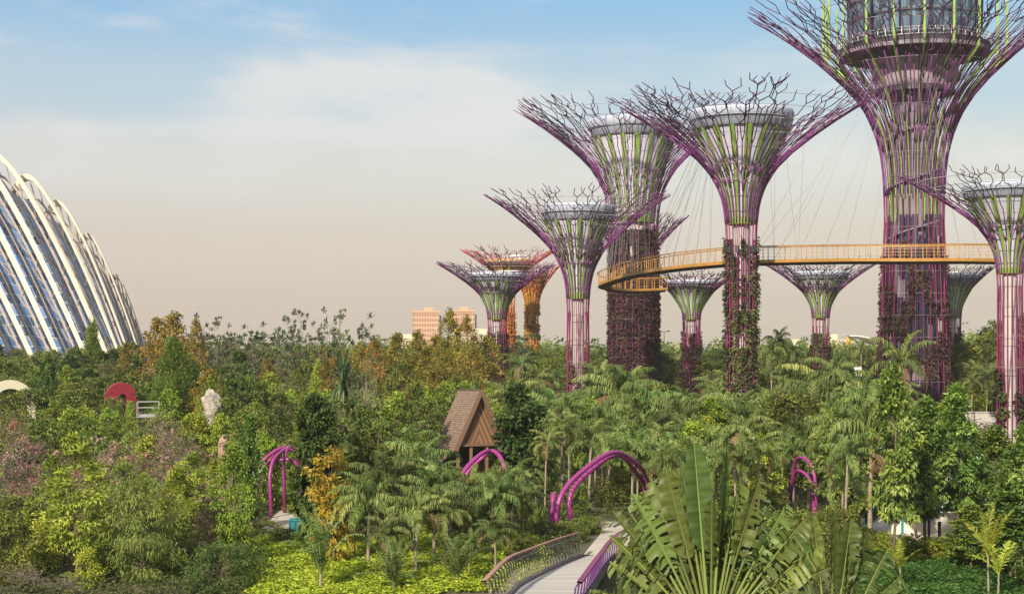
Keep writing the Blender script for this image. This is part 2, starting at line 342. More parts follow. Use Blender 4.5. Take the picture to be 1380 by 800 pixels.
        for i in range(36):
            a = i * math.pi / 18; sm.tube([(r_ * math.cos(a), r_ * math.sin(a), z_) for r_, z_ in ((dr_ * .945, zs + .1), (dr_ * .975, zs + (zt - zs) * .5), (dr_ * 1.005, zt - .3))], .035 + d * .0001, 3, caps=False)
        sm.tube([(dr_ * .985 * math.cos(a), dr_ * .985 * math.sin(a), zs + (zt - zs) * .5) for a in np.linspace(0, 2 * math.pi, 57)], .05 + d * .0001, 3, caps=False)
        part('seam_netting', sm, M['seam'], t)
        fin = MB(); nf = 18
        for i in range(nf):
            a = (i + .5) * 2 * math.pi / nf; hw = .20 + (.05 if i % 2 else 0)
            qs = np.linspace(0, 1.0, 12)
            for sg0, sg1 in ((-1, 1),):
                P0 = []; P1 = []
                for q in qs:
                    z = zn + (zs - zn) * q; r = fr(q) + .10 + .25 * q; wdt = 2 * math.pi / nf * hw * (1.35 - .65 * q)
                    P0.append((r * math.cos(a - wdt), r * math.sin(a - wdt), z)); P1.append((r * math.cos(a + wdt), r * math.sin(a + wdt), z))
                n = len(qs); inn = [(x * .985, y * .985, z) for x, y, z in P0 + P1]
                v = P0 + P1 + inn
                q_ = [[k, n + k, n + k + 1, k + 1] for k in range(n - 1)] + [[2 * n + k, 2 * n + k + 1, 3 * n + k + 1, 3 * n + k] for k in range(n - 1)]
                q_ += [[k, k + 1, 2 * n + k + 1, 2 * n + k] for k in range(n - 1)] + [[n + k, 3 * n + k, 3 * n + k + 1, n + k + 1] for k in range(n - 1)]
                fin.add(v, q_)
        fin.lathe([(rN + .06, zn - .1), (rN + .14, zn - .05), (rN + .2, zn + (zs - zn) * .07), (rN + .04, zn + (zs - zn) * .07 + .1)], 40)
        part('green_fins' if style == 'purple' else 'golden_fins', fin, M['fin'] if style == 'purple' else M['fin_gold'], t)
    else:
        rc = 30 * s
        mb.lathe([(rc, 0), (rc, ZH(20, d))], 40); part('core_shaft', mb, [M['concrete_dim']], t, True)
        b1 = MB()
        for (ya, yb, ra, rb, m) in ((122, 84, 50, 60, 0), (128, 121, 54, 53, 1), (84, 78, 62, 90, 1), (72, 66, 98, 99, 1), (-12, -2, 100, 84, 1)):
            b1.lathe([(.5, ZH(ya, d)), (ra * s, ZH(ya, d)), (rb * s, ZH(yb, d)), (.5, ZH(yb, d) + .01)], 56, m=m)
        b1.lathe([(60 * s, ZH(78, d)), (98 * s, ZH(77, d)), (98 * s, ZH(71.9, d)), (60 * s, ZH(71.8, d))], 56, m=2)
        part('drum_floors', b1, [M['concrete_mid'], M['clamp'], M['concrete_dim']], t, False)
        g = MB(); g.lathe([(84 * s, ZH(65.5, d)), (86 * s, ZH(0, d))], 48)
        part('restaurant_glazing', g, M['rest_glass'], t, True)
        g = MB()
        for i in range(40):
            a = i * 2 * math.pi / 40; g.beam((86.8 * s * math.cos(a), 86.8 * s * math.sin(a), ZH(65.4, d)), (88.3 * s * math.cos(a), 88.3 * s * math.sin(a), ZH(0, d)), .12 if i % 4 else .5, .16)
        for y in (58, 30, 8): g.lathe([(87.2 * s, ZH(y + .8, d)), (88.6 * s, ZH(y + .8, d)), (88.6 * s, ZH(y - .8, d)), (87.2 * s, ZH(y - .8, d))], 48)
        part('mullions', g, M['clamp'], t)
        g = MB()
        for y in (65, 60, 56): g.tube([(101 * s * math.cos(a), 101 * s * math.sin(a), ZH(y, d)) for a in np.linspace(0, 2 * math.pi, 60)], .05, 4, caps=False)
        for i in range(60):
            a = i * math.pi / 30; g.tube([(101 * s * math.cos(a), 101 * s * math.sin(a), z) for z in (ZH(66, d), ZH(56, d))], .05, 4)
        part('balcony_railing', g, M['wire'], t)
        # spiral stair round the shaft
        g = MB(); n = 84; v = []; z0, z1 = ZH(335, d), ZH(165, d)
        for k in range(n):
            a = k * .19 + 2.2; z = z0 + (z1 - z0) * k / n
            for rq in (rc + .03, rc + .8):
                for dz in (0, .25): v.append((rq * math.cos(a), rq * math.sin(a), z + dz))
        q_ = []
        for k in range(n - 1):
            b0, b1_ = 4 * k, 4 * k + 4
            q_ += [[b0, b0 + 2, b1_ + 2, b1_], [b0 + 2, b0 + 3, b1_ + 3, b1_ + 2], [b0 + 3, b0 + 1, b1_ + 1, b1_ + 3]]
        g.add(v, q_); part('spiral_stair', g, M['stair'], t)
        fin = MB(); nf = 20
        for i in range(nf):
            a = (i + .5) * 2 * math.pi / nf
            pts = []
            for y in np.linspace(300, -5, 22):
                z = ZH(y, d); pts.append((max(rad(z) - .8, 1) , z))
            pts = [(min(r, 120 * s), z) for r, z in pts]
            fin.tube([(r * math.cos(a), r * math.sin(a), z) for r, z in pts], .22, 4)
        part('green_fins', fin, M['fin'], t)
        g = MB()
        for i in range(26):
            for z in np.arange(.5, ZH(275, d), 3.0):
                pr = .85 if z > 14 else .72
                if i % 7 == 1: pr *= .3
                if z > ZH(300, d): pr *= .6
                if rr.random() < pr:
                    a0, a1 = i * 2 * math.pi / 26 + .02, (i + 1) * 2 * math.pi / 26 - .02
                    r = rad(z) - .45; v = [(q * math.cos(a), q * math.sin(a), zz) for q in (r, r - .08) for zz in (z, z + 2.9) for a in (a0, a1)]
                    g.add(v, [[0, 1, 3, 2], [4, 6, 7, 5], [0, 2, 6, 4], [1, 5, 7, 3], [0, 4, 5, 1], [2, 3, 7, 6]])
        part('navy_panels', g, M['navy'], t)
    if clampy:
        g = MB(); z = ZH(clampy, d)
        for i in range(ribs):
            a = i * D; r = rad(z); (g.box((r * math.cos(a), r * math.sin(a), z), (.5, .42, .75), a) if i % 2 else None)
        part('clamp_collar', g, M['clamp'], t)
    # vertical gardens between the tubes
    g, gp = MB(), MB(); zp = ZH(y_plant, d); sect = ribs
    pos, cl_ = [], []
    rows = np.arange(.2, zp, 2.2)
    for i in range(sect):
        on = rr.random() < .93
        for z in rows:
            u = z / zp; p = plants * (1.3 - .7 * u ** 2)
            if rr.random() > p * (1 if on or plants > 1 else .35): continue
            a = (i + .5) * D; r = rad(z) - .28
            a0, a1 = a - D * .46, a + D * .46
            v = [(q * math.cos(b), q * math.sin(b), zz) for q in (r, r - .1) for zz in (z, z + 2.15) for b in (a0, a1)]
            gp.add(v, [[0, 1, 3, 2], [4, 6, 7, 5], [0, 2, 6, 4], [1, 5, 7, 3], [0, 4, 5, 1], [2, 3, 7, 6]])
            k = int(30 + 30 * rr.random()); wdt = r * D * .5
            aa = a + rg.uniform(-.5, .5, k) * D * 1.0; zz = z + rg.uniform(-.2, 2.4, k); r_ = r + rg.uniform(.0, .5, k)
            pos.append(np.stack([r_ * np.cos(aa), r_ * np.sin(aa), zz], -1)); cl_.append(np.clip(rg.normal(rr.random(), .2, k), 0, 1))
    if pos:
        pos = np.concatenate(pos); cl_ = np.concatenate(cl_); o = nrm(pos * [1, 1, 0]); n = len(pos)
        g.leaves(pos, o + rg.normal(0, .6, (n, 3)) - [0, 0, .5], o + [0, 0, .7] + rg.normal(0, .4, (n, 3)), rg.uniform(.3, .6, n), rg.uniform(.2, .4, n), cl_)
        part('planting_cladding', gp, M['brown_panel'], t)
        part('climbing_plants', g, (M['wallplant_dark'] if plants > .8 or tower else M['wallplant']) if style == 'purple' else M['wallplant_or'], t)
    return t

M['seam'] = mat('grey_seam', (.26, .28, .34), .6)
M['concrete_mid'] = mat('mauve_grey_concrete', (.36, .31, .35), .8, var=.2, vscale=.3)
M['wallplant'] = leaf_mat('wall_plants', (.03, .04, .018), (.07, .065, .03), (.12, .15, .04), .2, gain=1.1)
M['wallplant_dark'] = leaf_mat('maroon_wall_plants', (.025, .016, .018), (.055, .028, .035), (.085, .075, .03), .15, gain=1.0)
M['wallplant_or'] = leaf_mat('amber_wall_plants', (.20, .09, .02), (.38, .16, .03), (.42, .26, .05), .2)
def glass_mat(name, col, nx, ny, lines=(.5, .47, .4), lw=.06, rough=.12, vary=.5, metal=.55):
    m = bpy.data.materials.new(name); m.use_nodes = True; t = m.node_tree; b = t.nodes['Principled BSDF']
    uv = t.nodes.new('ShaderNodeUVMap'); mp_ = t.nodes.new('ShaderNodeMapping'); mp_.inputs['Scale'].default_value = (nx, ny, 1); t.links.new(uv.outputs[0], mp_.inputs[0])
    br = t.nodes.new('ShaderNodeTexBrick'); br.inputs['Scale'].default_value = 1; br.inputs['Brick Width'].default_value = 1; br.inputs['Row Height'].default_value = 1; br.inputs['Mortar Size'].default_value = lw; br.inputs['Bias'].default_value = 0
    br.inputs['Color1'].default_value = (*[c * (1 - vary) for c in col], 1); br.inputs['Color2'].default_value = (*[min(1, c * (1 + vary * 1.6)) for c in col], 1); br.inputs['Mortar'].default_value = (*lines, 1)
    t.links.new(mp_.outputs[0], br.inputs[0]); t.links.new(br.outputs[0], b.inputs['Base Color'])
    mt = t.nodes.new('ShaderNodeMapRange'); t.links.new(br.outputs['Fac'], mt.inputs[0]); mt.inputs[3].default_value = metal; mt.inputs[4].default_value = 0; t.links.new(mt.outputs[0], b.inputs['Metallic'])
    rt = t.nodes.new('ShaderNodeMapRange'); t.links.new(br.outputs['Fac'], rt.inputs[0]); rt.inputs[3].default_value = rough; rt.inputs[4].default_value = .6; t.links.new(rt.outputs[0], b.inputs['Roughness'])
    return m
M['rest_glass'] = glass_mat('tinted_glass', (.13, .20, .27), 64, 5, (.10, .11, .13), .05, .12)
M['stair'] = mat('stair_steel', (.16, .15, .19), .6)

supertree('tallest supertree, navy panels up its trunk and a glass restaurant in its crown', 1232, 218, 230, 12, 264, -10, 88, 39, 50, 300, 28, plants=.42, y_plant=330, seed=3, tower=True, tube=.14, pw=1.14)
supertree('tall white funnelled supertree with a dark clamp collar where the skyway passes behind', 999, 180, 185, 134, 302, 150, 70, 20, 21, 330, 22, plants=.62, y_plant=345, seed=5, tube=.12, clampy=337, core=.6)
supertree('wide dark trunked supertree inside the curl of the skyway', 854, 255, 168, 146, 300, 163, 62, 32, 34, 310, 26, plants=1.15, y_plant=322, seed=8, tube=.14, core=.7)
supertree('mid height supertree with a bare white trunk, just left of the curl of the skyway', 779, 195, 133, 262, 402, 277, 50, 14.5, 15.5, 420, 18, plants=.12, y_plant=470, seed=11, tube=.105, core=.58)
supertree('small purple supertree overlapping the orange one, nearest the twin tower blocks', 670, 255, 87, 355, 430, 368, 40, 12, 12.5, 440, 16, plants=.85, y_plant=458, seed=13, tube=.12)
supertree('orange and red supertree half hidden behind the small purple one', 686, 300, 73, 335, 400, 350, 34, 7.5, 8, 410, 14, 'orange', plants=.8, y_plant=420, seed=17, tube=.13)
supertree('slim golden orange supertree, second of the two orange ones from the tower blocks', 717, 318, 41, 357, 420, 366, 20, 8.5, 9.5, 430, 14, 'orange', plants=.8, y_plant=420, seed=19, tube=.13)
supertree('small supertree below the skyway between the wide dark trunk and the clamp collared trunk', 932, 250, 72, 366, 430, 378, 38, 11.5, 12, 440, 16, plants=.85, y_plant=455, seed=23, tube=.12)
supertree('supertree under the middle of the skyway, framed by the sky on both sides', 1106, 262, 80, 355, 428, 366, 38, 11, 12, 440, 16, plants=.7, y_plant=450, seed=29, tube=.125)
supertree('supertree under the skyway half hidden by the panelled trunk', 1283, 278, 62, 358, 428, 370, 34, 11.5, 12, 440, 16, plants=.85, y_plant=455, seed=31, tube=.125)
supertree('supertree at the right edge of the photo with a white shaft and low canopy', 1361, 150, 156, 233, 368, 248, 62, 16, 17, 385, 18, plants=.25, y_plant=505, seed=37, tube=.085, core=.62)
supertree('distant supertree whose canopy edge peeks out behind the wide dark trunk', 857, 305, 73, 293, 390, 303, 30, 12, 12, 400, 16, plants=.5, y_plant=440, seed=41, tube=.14)

# ------------------------------------------------------------------ skyway
def catmull(pts, n=8):
    p = [np.array(q, float) for q in pts]; p = [2 * p[0] - p[1]] + p + [2 * p[-1] - p[-2]]; o = []
    for i in range(1, len(p) - 2):
        for k in range(n):
            t = k / n; a, b, c, d = p[i - 1], p[i], p[i + 1], p[i + 2]
            o.append(.5 * ((2 * b) + (c - a) * t + (2 * a - 5 * b + 4 * c - d) * t * t + (3 * b - a - 3 * c + d) * t ** 3))
    o.append(p[-2]); return np.array(o)
def resample(p, step):
    d = np.r_[0, np.cumsum(np.linalg.norm(np.diff(p, axis=0), axis=1))]; n = max(2, int(round(d[-1] / step)) + 1); s = np.linspace(0, d[-1], n)
    return np.stack([np.interp(s, d, p[:, k]) for k in range(3)], -1)
def offset(p, o):
    t = np.gradient(p[:, :2], axis=0); t = nrm(t); n = np.stack([-t[:, 1], t[:, 0]], -1); q = p.copy(); q[:, :2] += n * o; return q
def ribbon(mb, a, b, m=0):
    k = len(a); mb.add(np.concatenate([a, b]), [[i, i + 1, k + i + 1, k + i] for i in range(k - 1)], m=m)
def skyway():
    ctrl = [(1352, 349, 176), (1300, 348.5, 182), (1232, 349, 186), (1150, 349, 188), (1080, 350, 187), (1010, 351.5, 187), (980, 353, 188), (935, 357, 193), (895, 362, 200), (855, 369, 210), (828, 377, 219), (815, 383, 227), (821, 387.5, 234), (845, 389.5, 239), (875, 389, 241), (896, 388, 242)]
    p = resample(catmull([P(*c) for c in ctrl], 10), 1.0)
    t = thing('skyway', 'amber suspended skyway curling round the wide dark trunk', 'footbridge', tuple(p[len(p) // 2]))
    o0 = np.array(t.location); p = p - o0
    w = .9
    a, b = offset(p, w), offset(p, -w); dn = np.array([0, 0, .42])
    mb = MB()
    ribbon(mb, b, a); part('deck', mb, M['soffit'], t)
    mb = MB()
    for e, s in ((a, 1), (b, -1)):
        f = offset(p, s * (w + .12)) ; top, bot = f + [0, 0, .06], f - dn * .8
        g = offset(p, s * (w - .02)); ti, bi = g + [0, 0, .06], g - dn * .8
        ribbon(mb, top, bot); ribbon(mb, ti, top); ribbon(mb, bi, ti); ribbon(mb, bot, bi)
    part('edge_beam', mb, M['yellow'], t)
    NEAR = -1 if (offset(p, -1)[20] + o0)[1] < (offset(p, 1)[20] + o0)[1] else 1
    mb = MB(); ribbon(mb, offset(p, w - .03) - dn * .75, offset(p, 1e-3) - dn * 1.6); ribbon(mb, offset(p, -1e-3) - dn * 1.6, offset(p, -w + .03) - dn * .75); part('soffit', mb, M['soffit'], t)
    mb = MB()
    for s in (1, -1):
        f = offset(p, s * (w + .2)); 
        mb.tube(f + [0, 0, 1.75], .06, 4); mb.tube(f + [0, 0, 1.62], .03, 3)
        for h in (.45, .9, 1.3): mb.tube(offset(p, s * (w + .1)) + [0, 0, h], .014, 3)
    part('handrail', mb, M['yellow'], t)
    mb = MB()
    for s in (1, -1):
        f = resample(offset(p, s * (w + .1)), 1.4)
        for k, q in enumerate(f):
            dst = mb
            if s == NEAR and k < 100: dst = MB()
            dst.tube([q + [0, 0, -.1], q + [0, 0, .9], q + [0, 0, 1.75]], [.08, .06, .05], 4)
            if dst is not mb: part('railing_post', dst, M['yellow'], t)
    tag(part('railing_post', mb, M['yellow'], t), kind='stuff')
    # hanger cables up to the canopies
    mb = MB()
    def hang(px, d, R, z, idx):
        X, Y = XY(px, d)
        for i in idx:
            q = p[i] + o0; a0 = math.atan2(q[1] - Y, q[0] - X)
            for da in (-.05, .05):
                r = R * rnd.uniform(.5, .8); zz = z - (R - r) * .5
                up = np.array([X + r * math.cos(a0 + da), Y + r * math.sin(a0 + da), zz])
                mb.tube([q + [0, 0, .1] - o0, up - o0], .018, 3, caps=False)
    n = len(p)
    hang(1232, 218, 20, 52, range(4, int(n * .36), 3)); hang(999, 180, 15, 40, range(int(n * .28), int(n * .62), 3)); hang(854, 255, 19, 46, range(int(n * .6), n - 1, 3))
    part('hanger_cables', mb, M['wire'], t)
skyway()

# ------------------------------------------------------------------ conservatory
def conservatory():
    t = thing('conservatory', 'huge ribbed glass conservatory dome with cream arches at the left edge', 'glasshouse', XY(60, 330) + (0,))
    o0 = np.array(t.location)
    # per arch: apex (px, py, depth), foot (px, depth)
    AR = [((-195, 165, 338), (35, 292)), ((-150, 168, 338), (73, 294)), ((-102, 174, 338), (107, 296)), ((-58, 184, 338), (144, 298)), ((-12, 204, 338), (172, 300)), ((36, 236, 338), (186, 302)), ((77, 271, 338), (196, 305)), ((118, 316, 337), (208, 310)), ((156, 371, 336), (216, 316)), ((186, 436, 335), (219, 326))]
    c0 = math.radians(24)
    def arch(i, f, s=1.0, lift=0.0, full=True):
        """f in 0..1 between arch i and i+1; returns (n,3) from near foot over the apex to the far foot"""
        i2 = min(i + 1, len(AR) - 1)
        A = np.array(P(*AR[i][0])) * (1 - f) + np.array(P(*AR[i2][0])) * f
        B0 = np.array([*XY(*AR[i][1]), 0.]); B1 = np.array([*XY(*AR[i2][1]), 0.]); B = B0 * (1 - f) + B1 * f
        th = np.linspace(c0, math.pi - c0, 41)
        h = np.sign(np.cos(th)) * np.abs(np.cos(th) / math.cos(c0)) ** 1.25; e_ = .012; v = 1 - ((h * h + e_) ** .64 - e_ ** .64) / ((1 + e_) ** .64 - e_ ** .64)
        ax = np.array([A[0], A[1], 0.]); u = B - ax
        pts = ax + u * h[:, None] * s; pts[:, 2] = A[2] * v * s + lift
        return pts - o0
    rm = mat('cream_painted_arch', (.74, .67, .53), .45, var=.06)
    for i in range(len(AR) - 1):
        p = arch(i, 0); k = len(p); mb = MB()
        q = arch(i, 0, .955); 
        # deep box arch: outer edge wide, standing off the glass
        nx = arch(i, .5) - arch(i, 0); nx = nrm(nx); wv = np.clip(np.sin(np.linspace(0, math.pi, k)), .25, 1)[:, None] * .48
        o1, o2, i1, i2 = p + nx * wv, p - nx * wv, q + nx * wv * .6, q - nx * wv * .6
        i1 = p + (q - p) * .5 + nx * wv * .75; i2 = p + (q - p) * .5 - nx * wv * .75
        ribbon(mb, o1, o2); ribbon(mb, o2, i2); ribbon(mb, i2, i1); ribbon(mb, i1, o1)
        part('arch_rib', mb, rm, t)
        # struts to the glass and a slim secondary arch
        mb = MB(); g = arch(i, .12, .90); g2 = arch(i, -.0, .92)
        mb.tube(arch(i, .18, .915), .28, 4)
        mb.tube(arch(i, .80, .915), .22, 4)
        for j in range(3, 38, 2): mb.tube([p[j] + (q[j] - p[j]) * .5, arch(i, .18, .915)[j]], .14, 4); 
        part('strut_frame', mb, M['dome_frame'], t)
        mb = MB(); mm = 8; rows = [arch(i, f, .885 - .012 * math.sin(math.pi * f)) for f in np.linspace(0, 1, mm + 1)]
        kk = len(rows[0]); v = np.concatenate(rows); fq = [[a * kk + b, a * kk + b + 1, (a + 1) * kk + b + 1, (a + 1) * kk + b] for a in range(mm) for b in range(kk - 1)]
        uv = np.stack([np.repeat(np.linspace(0, 1, mm + 1), kk), np.tile(np.linspace(0, 1, kk), mm + 1)], -1)
        mb.add(v, fq, uv=uv); part('glazing', mb, M['dome_glass'], t, True)
        mb = MB()
        # diagonal grid bars
        for sg in (-1, 1):
            for st in range(0, kk - 1, 2):
                pts = []
                for a in range(mm + 1):
                    b = st + sg * a * .5
                    if 0 <= b < kk - 1: b0 = int(b); pts.append(rows[a][b0] * (1 - (b - b0)) + rows[a][b0 + 1] * (b - b0))
                if len(pts) > 1: mb.tube(pts, .09, 3)
        part('diagonal_grid', mb, M['dome_frame'], t)
M['dome_glass'] = glass_mat('blue_glazing', (.065, .13, .26), 6, 60, (.28, .32, .36), .055, .10, .75, .25)
M['dome_frame'] = mat('tan_steel', (.38, .31, .25), .5)
conservatory()
def tone_mat(name, a, b, rough=.7):
    m = bpy.data.materials.new(name); m.use_nodes = True; t = m.node_tree; p = t.nodes['Principled BSDF']; p.inputs['Roughness'].default_value = rough
    at = t.nodes.new('ShaderNodeAttribute'); at.attribute_name = 'tone'; r = t.nodes.new('ShaderNodeValToRGB'); r.color_ramp.elements[0].color = (*a, 1); r.color_ramp.elements[1].color = (*b, 1)
    t.links.new(at.outputs['Fac'], r.inputs[0]); t.links.new(r.outputs[0], p.inputs['Base Color']); return m
# ------------------------------------------------------------------ far buildings
def facade_mat(name, wall, win, nx, ny, lw):
    return glass_mat(name, win, nx, ny, wall, lw, .4, .3, 0)
def block(parent, x, y, z0, wx, wy, h, rz, wallm, winm, floors, bays, nm='facade'):
    """a storeyed block: walls, window bands on each side as inset strips and a parapet"""
    mb = MB(); mb.box((x, y, z0 + h / 2), (wx, wy, h), rz); part('wall', mb, wallm, parent)
    R = Matrix.Rotation(rz, 3, 'Z')
    for f in range(floors):
        mb = MB(); z = z0 + (f + .55) * h / floors
        for (n, ln, off) in ((bays, wx, (0, -wy / 2 - .05)), (max(2, int(bays * wy / wx)), wy, (wx / 2 + .05, 0)), (max(2, int(bays * wy / wx)), wy, (-wx / 2 - .05, 0))):
            for b in range(n):
                u = (b + .5) / n * ln - ln / 2
                loc = Vector((u, off[1], 0)) if off[0] == 0 else Vector((off[0], u, 0))
                c = R @ loc
                sz = (ln / n * .55, .3, h / floors * .5) if off[0] == 0 else (.3, ln / n * .55, h / floors * .5)
                mb.box((x + c.x, y + c.y, z), sz, rz)
        part('window_band', mb, winm, parent)
    mb = MB(); mb.box((x, y, z0 + h + .6), (wx + .8, wy + .8, 1.2), rz); mb.box((x + wx * .1, y, z0 + h + 2.4), (wx * .3, wy * .4, 2.4), rz); part('roof_parapet', mb, wallm, parent)
M['tower'] = mat('tan_tower_wall', (.66, .40, .26), .8, var=.1, vscale=.05)
M['towerwin'] = mat('brown_glass_band', (.36, .22, .17), .3)
M['shade_and_door_blue'] = mat('blue_grey_shade_and_door', (.14, .16, .24), .5)  # shade of the towers' right face as a colour; also the kiosk door
M['cream'] = mat('cream_wall', (.66, .56, .42), .85, var=.12, vscale=.1)
def towers():
    for (px, py, lab, hs) in ((574, 421, 'tan tower block with its shaded side coloured blue grey, left of the two far towers', 0), (622, 420, 'tan tower block behind orange tree tops, right of the two far towers', 1)):
        d = 1050 + hs * 25; X, Y = XY(px, d); h = ZH(py, d)
        t = thing('tower_block', lab, 'building', (X, Y, 0), .28, 'far twin towers')
        block(t, 0, 0, 0, 17, 11, h, 0, M['tower'], M['towerwin'], 9, 9)
        mb = MB(); mb.box((9.6, 1, h / 2 - 1), (1.6, 10, h - 2)); part('shaded_side_slab', mb, M['shade_and_door_blue'], t)  # slab added on the right; its dark colour paints that face's shade
    for (px, py, wpx, d, lab) in ((545, 459, 40, 800, 'low cream building at the foot of the left tan tower'), (640, 452, 60, 760, 'low cream building in front of the right tan tower'), (1066, 468, 36, 640, 'low sandy building far behind the tree framed under the skyway'), (1120, 461, 30, 660, 'pale low block beside the white sail roof')):
        X, Y = XY(px, d); h = ZH(py, d)
        t = thing('low_building', lab, 'building', (X, Y, 0), rnd.uniform(-.2, .3), 'low far buildings'); block(t, 0, 0, 0, wpx * d / F, 12, h, 0, M['cream'], M['towerwin'], max(2, int(h / 3.4)), 10)
    # sail-roofed hall
    d = 620; X, Y = XY(1165, d); t = thing('sail_roof_hall', 'far hall with a white curved sail roof and an amber end wall', 'building', (X, Y, 0), .1)
    mb = MB(); mb.box((0, 0, 4.5), (15, 12, 9)); part('wall', mb, M['cream'], t)
    mb = MB(); n = 14; a = np.array([(-9 + 19 * k / n, -8, 14.5 - 6 * (k / n) ** 1.3 + 1.2 * math.sin(math.pi * k / n)) for k in range(n + 1)]); b = a + [0, 16, 0]
    ribbon(mb, a, b); ribbon(mb, a - [0, 0, .4], a); ribbon(mb, b - [0, 0, .4], a - [0, 0, .4]); part('roof', mb, mat('white_sail_roof', (.78, .78, .76), .6), t)
    mb = MB(); mb.box((-8.2, -5, 7), (2.6, 1.2, 14)); part('end_wall', mb, mat('amber_wall', (.75, .45, .12), .7), t)
towers()

# ------------------------------------------------------------------ lamp posts and masts on the skyline
def lamp_post(px, ytop, d, label, double=True):
    X, Y = XY(px, d); h = ZH(ytop, d); t = thing('lamp_post', label, 'lamp post', (X, Y, gz(X, Y)))
    mb = MB(); mb.tube([(0, 0, 0), (0, 0, h)], [.11, .07], 6); part('pole', mb, M['clamp'], t)
    mb = MB(); mb.tube([(-.9, 0, h - .1), (.9, 0, h - .1)], .05, 5); mb.box((-.95, 0, h), (.6, .3, .22)); mb.box((.95, 0, h), (.6, .3, .22)); part('lamp_head', mb, M['clamp'], t)
lamp_post(895, 446, 330, 'thin lamp post with a twin head right of the wide dark trunk')
lamp_post(458, 426, 300, 'lamp post with a twin head among bare tree tops left of the tower blocks')

# ------------------------------------------------------------------ thatched hut
def hut():
    d = 122.0; X, Y = XY(646, d); t = thing('gable_hut', 'steep shingled hut with a chevron boarded gable among palms', 'hut', (X, Y, 0), math.radians(24))
    za, ze, hw = 8.1, 3.55, 2.05; Lb = 4.2    # apex, eave, half width, depth of the upper roof
    sh = bpy.data.materials.new('weathered_shingle'); sh.use_nodes = True; tt = sh.node_tree; b = tt.nodes['Principled BSDF']; b.inputs['Roughness'].default_value = .9
    uv = tt.nodes.new('ShaderNodeUVMap'); br = tt.nodes.new('ShaderNodeTexBrick'); tt.links.new(uv.outputs[0], br.inputs[0]); br.inputs['Scale'].default_value = 1; br.inputs['Brick Width'].default_value = .28; br.inputs['Row Height'].default_value = .20; br.inputs['Mortar Size'].default_value = .025
    br.inputs['Color1'].default_value = (.19, .125, .085, 1); br.inputs['Color2'].default_value = (.29, .205, .15, 1); br.inputs['Mortar'].default_value = (.07, .05, .04, 1)
    tt.links.new(br.outputs[0], b.inputs['Base Color']); bp = tt.nodes.new('ShaderNodeBump'); bp.inputs['Strength'].default_value = .6; tt.links.new(br.outputs['Fac'], bp.inputs['Height']); bp.invert = True; tt.links.new(bp.outputs[0], b.inputs['Normal'])
    mb = MB()
    def slab(a0, a1, b0, b1, th=.16):
        v = np.array([a0, a1, b1, b0], float); n = np.cross(v[1] - v[0], v[3] - v[0]); n = n / np.linalg.norm(n)
        if n[2] < 0: n = -n
        lo = v - n * th; ll = np.linalg.norm(v[1] - v[0]); hh = np.linalg.norm(v[3] - v[0])
        mb.add(np.concatenate([v, lo]), [[0, 1, 2, 3], [7, 6, 5, 4], [0, 4, 5, 1], [1, 5, 6, 2], [2, 6, 7, 3], [3, 7, 4, 0]], uv=np.array([(0, hh), (ll, hh), (ll, 0), (0, 0)] * 2, float))
    for s in (-1, 1):
        slab((0, -.55, za), (0, Lb + .4, za - .15), (s * (hw + .2), -.35, ze - .35), (s * (hw + .2), Lb + .2, ze - .35))
        slab((s * (hw - .12), -.2, ze - .05), (s * (hw - .12), Lb + 1.0, ze - .05), (s * (hw + 2.3), .3, ze - 2.0), (s * (hw + 2.3), Lb + 1.4, ze - 2.0))
    part('roof', mb, sh, t)
    wood = mat('weathered_plank', (.24, .145, .085), .8, var=.4, vscale=2.5, stretch=(1, 1, .3))
    mb = MB(); n = 14       # chevron boarding: boards run parallel to the rake
    for s in (-1, 1):
        for k in range(n):
            f0, f1 = k / n, (k + .84) / n
            # band between two lines parallel to the rake, from centre line down to the base
            def edge(f): x = s * (hw - .1) * f; return x
            xb0, xb1 = edge(f0), edge(f1)
            z0 = ze; top0, top1 = za - .35 - (za - ze) * 0, za
            H = za - .3 - ze
            a = (0 + s * .004, H * f0 + ze); 
            v = [(xb0, .05 - .012 * (k % 2), ze), (xb1, .05 - .012 * (k % 2), ze), (s * .004, .05 - .012 * (k % 2), ze + H * f1), (s * .004, .05 - .012 * (k % 2), ze + H * f0)]
            mb.add(v + [(x, y + .06, z) for x, y, z in v], [[0, 1, 2, 3], [7, 6, 5, 4], [0, 4, 5, 1], [2, 6, 7, 3]], tone=np.full(8, (k % 3) / 2 * .8 + rnd.random() * .2))
    part('gable_boarding', mb, tone_mat('gable_boards', (.13, .068, .036), (.32, .18, .09), .8), t)
    mb = MB()
    for s in (-1, 1):
        mb.beam((s * .02, -.50, za - .16), (s * (hw + .17), -.32, ze - .45), .12, .34)
    mb.beam((-hw + .1, -.05, ze - .03), (hw - .1, -.05, ze - .03), .14, .2)
    part('barge_board', mb, mat('brown_barge_board', (.17, .10, .065), .7), t)
    mb = MB()
    for x in (-1.85, -.7, .7, 1.85):
        for y in (.1, Lb - .2): mb.box((x, y, (ze - .1) / 2), (.2, .2, ze - .1))
    part('post', mb, wood, t)
    mb = MB(); mb.box((0, Lb - .3, 1.6), (4, .1, 3.2)); mb.box((0, 2.2, .9), (3.6, .08, 1.8)); part('back_wall', mb, mat('dark_slatted_wall', (.09, .06, .045), .8, var=.3), t)
    mb = MB(); mb.box((0, 2.0, .12), (5.4, 5.2, .24)); part('floor_plinth', mb, M['paving'], t)
    CLEAR.append([(X - 5, Y - 3), (X + 5, Y - 3), (X + 4, Y + 8), (X - 6, Y + 8)])
hut()

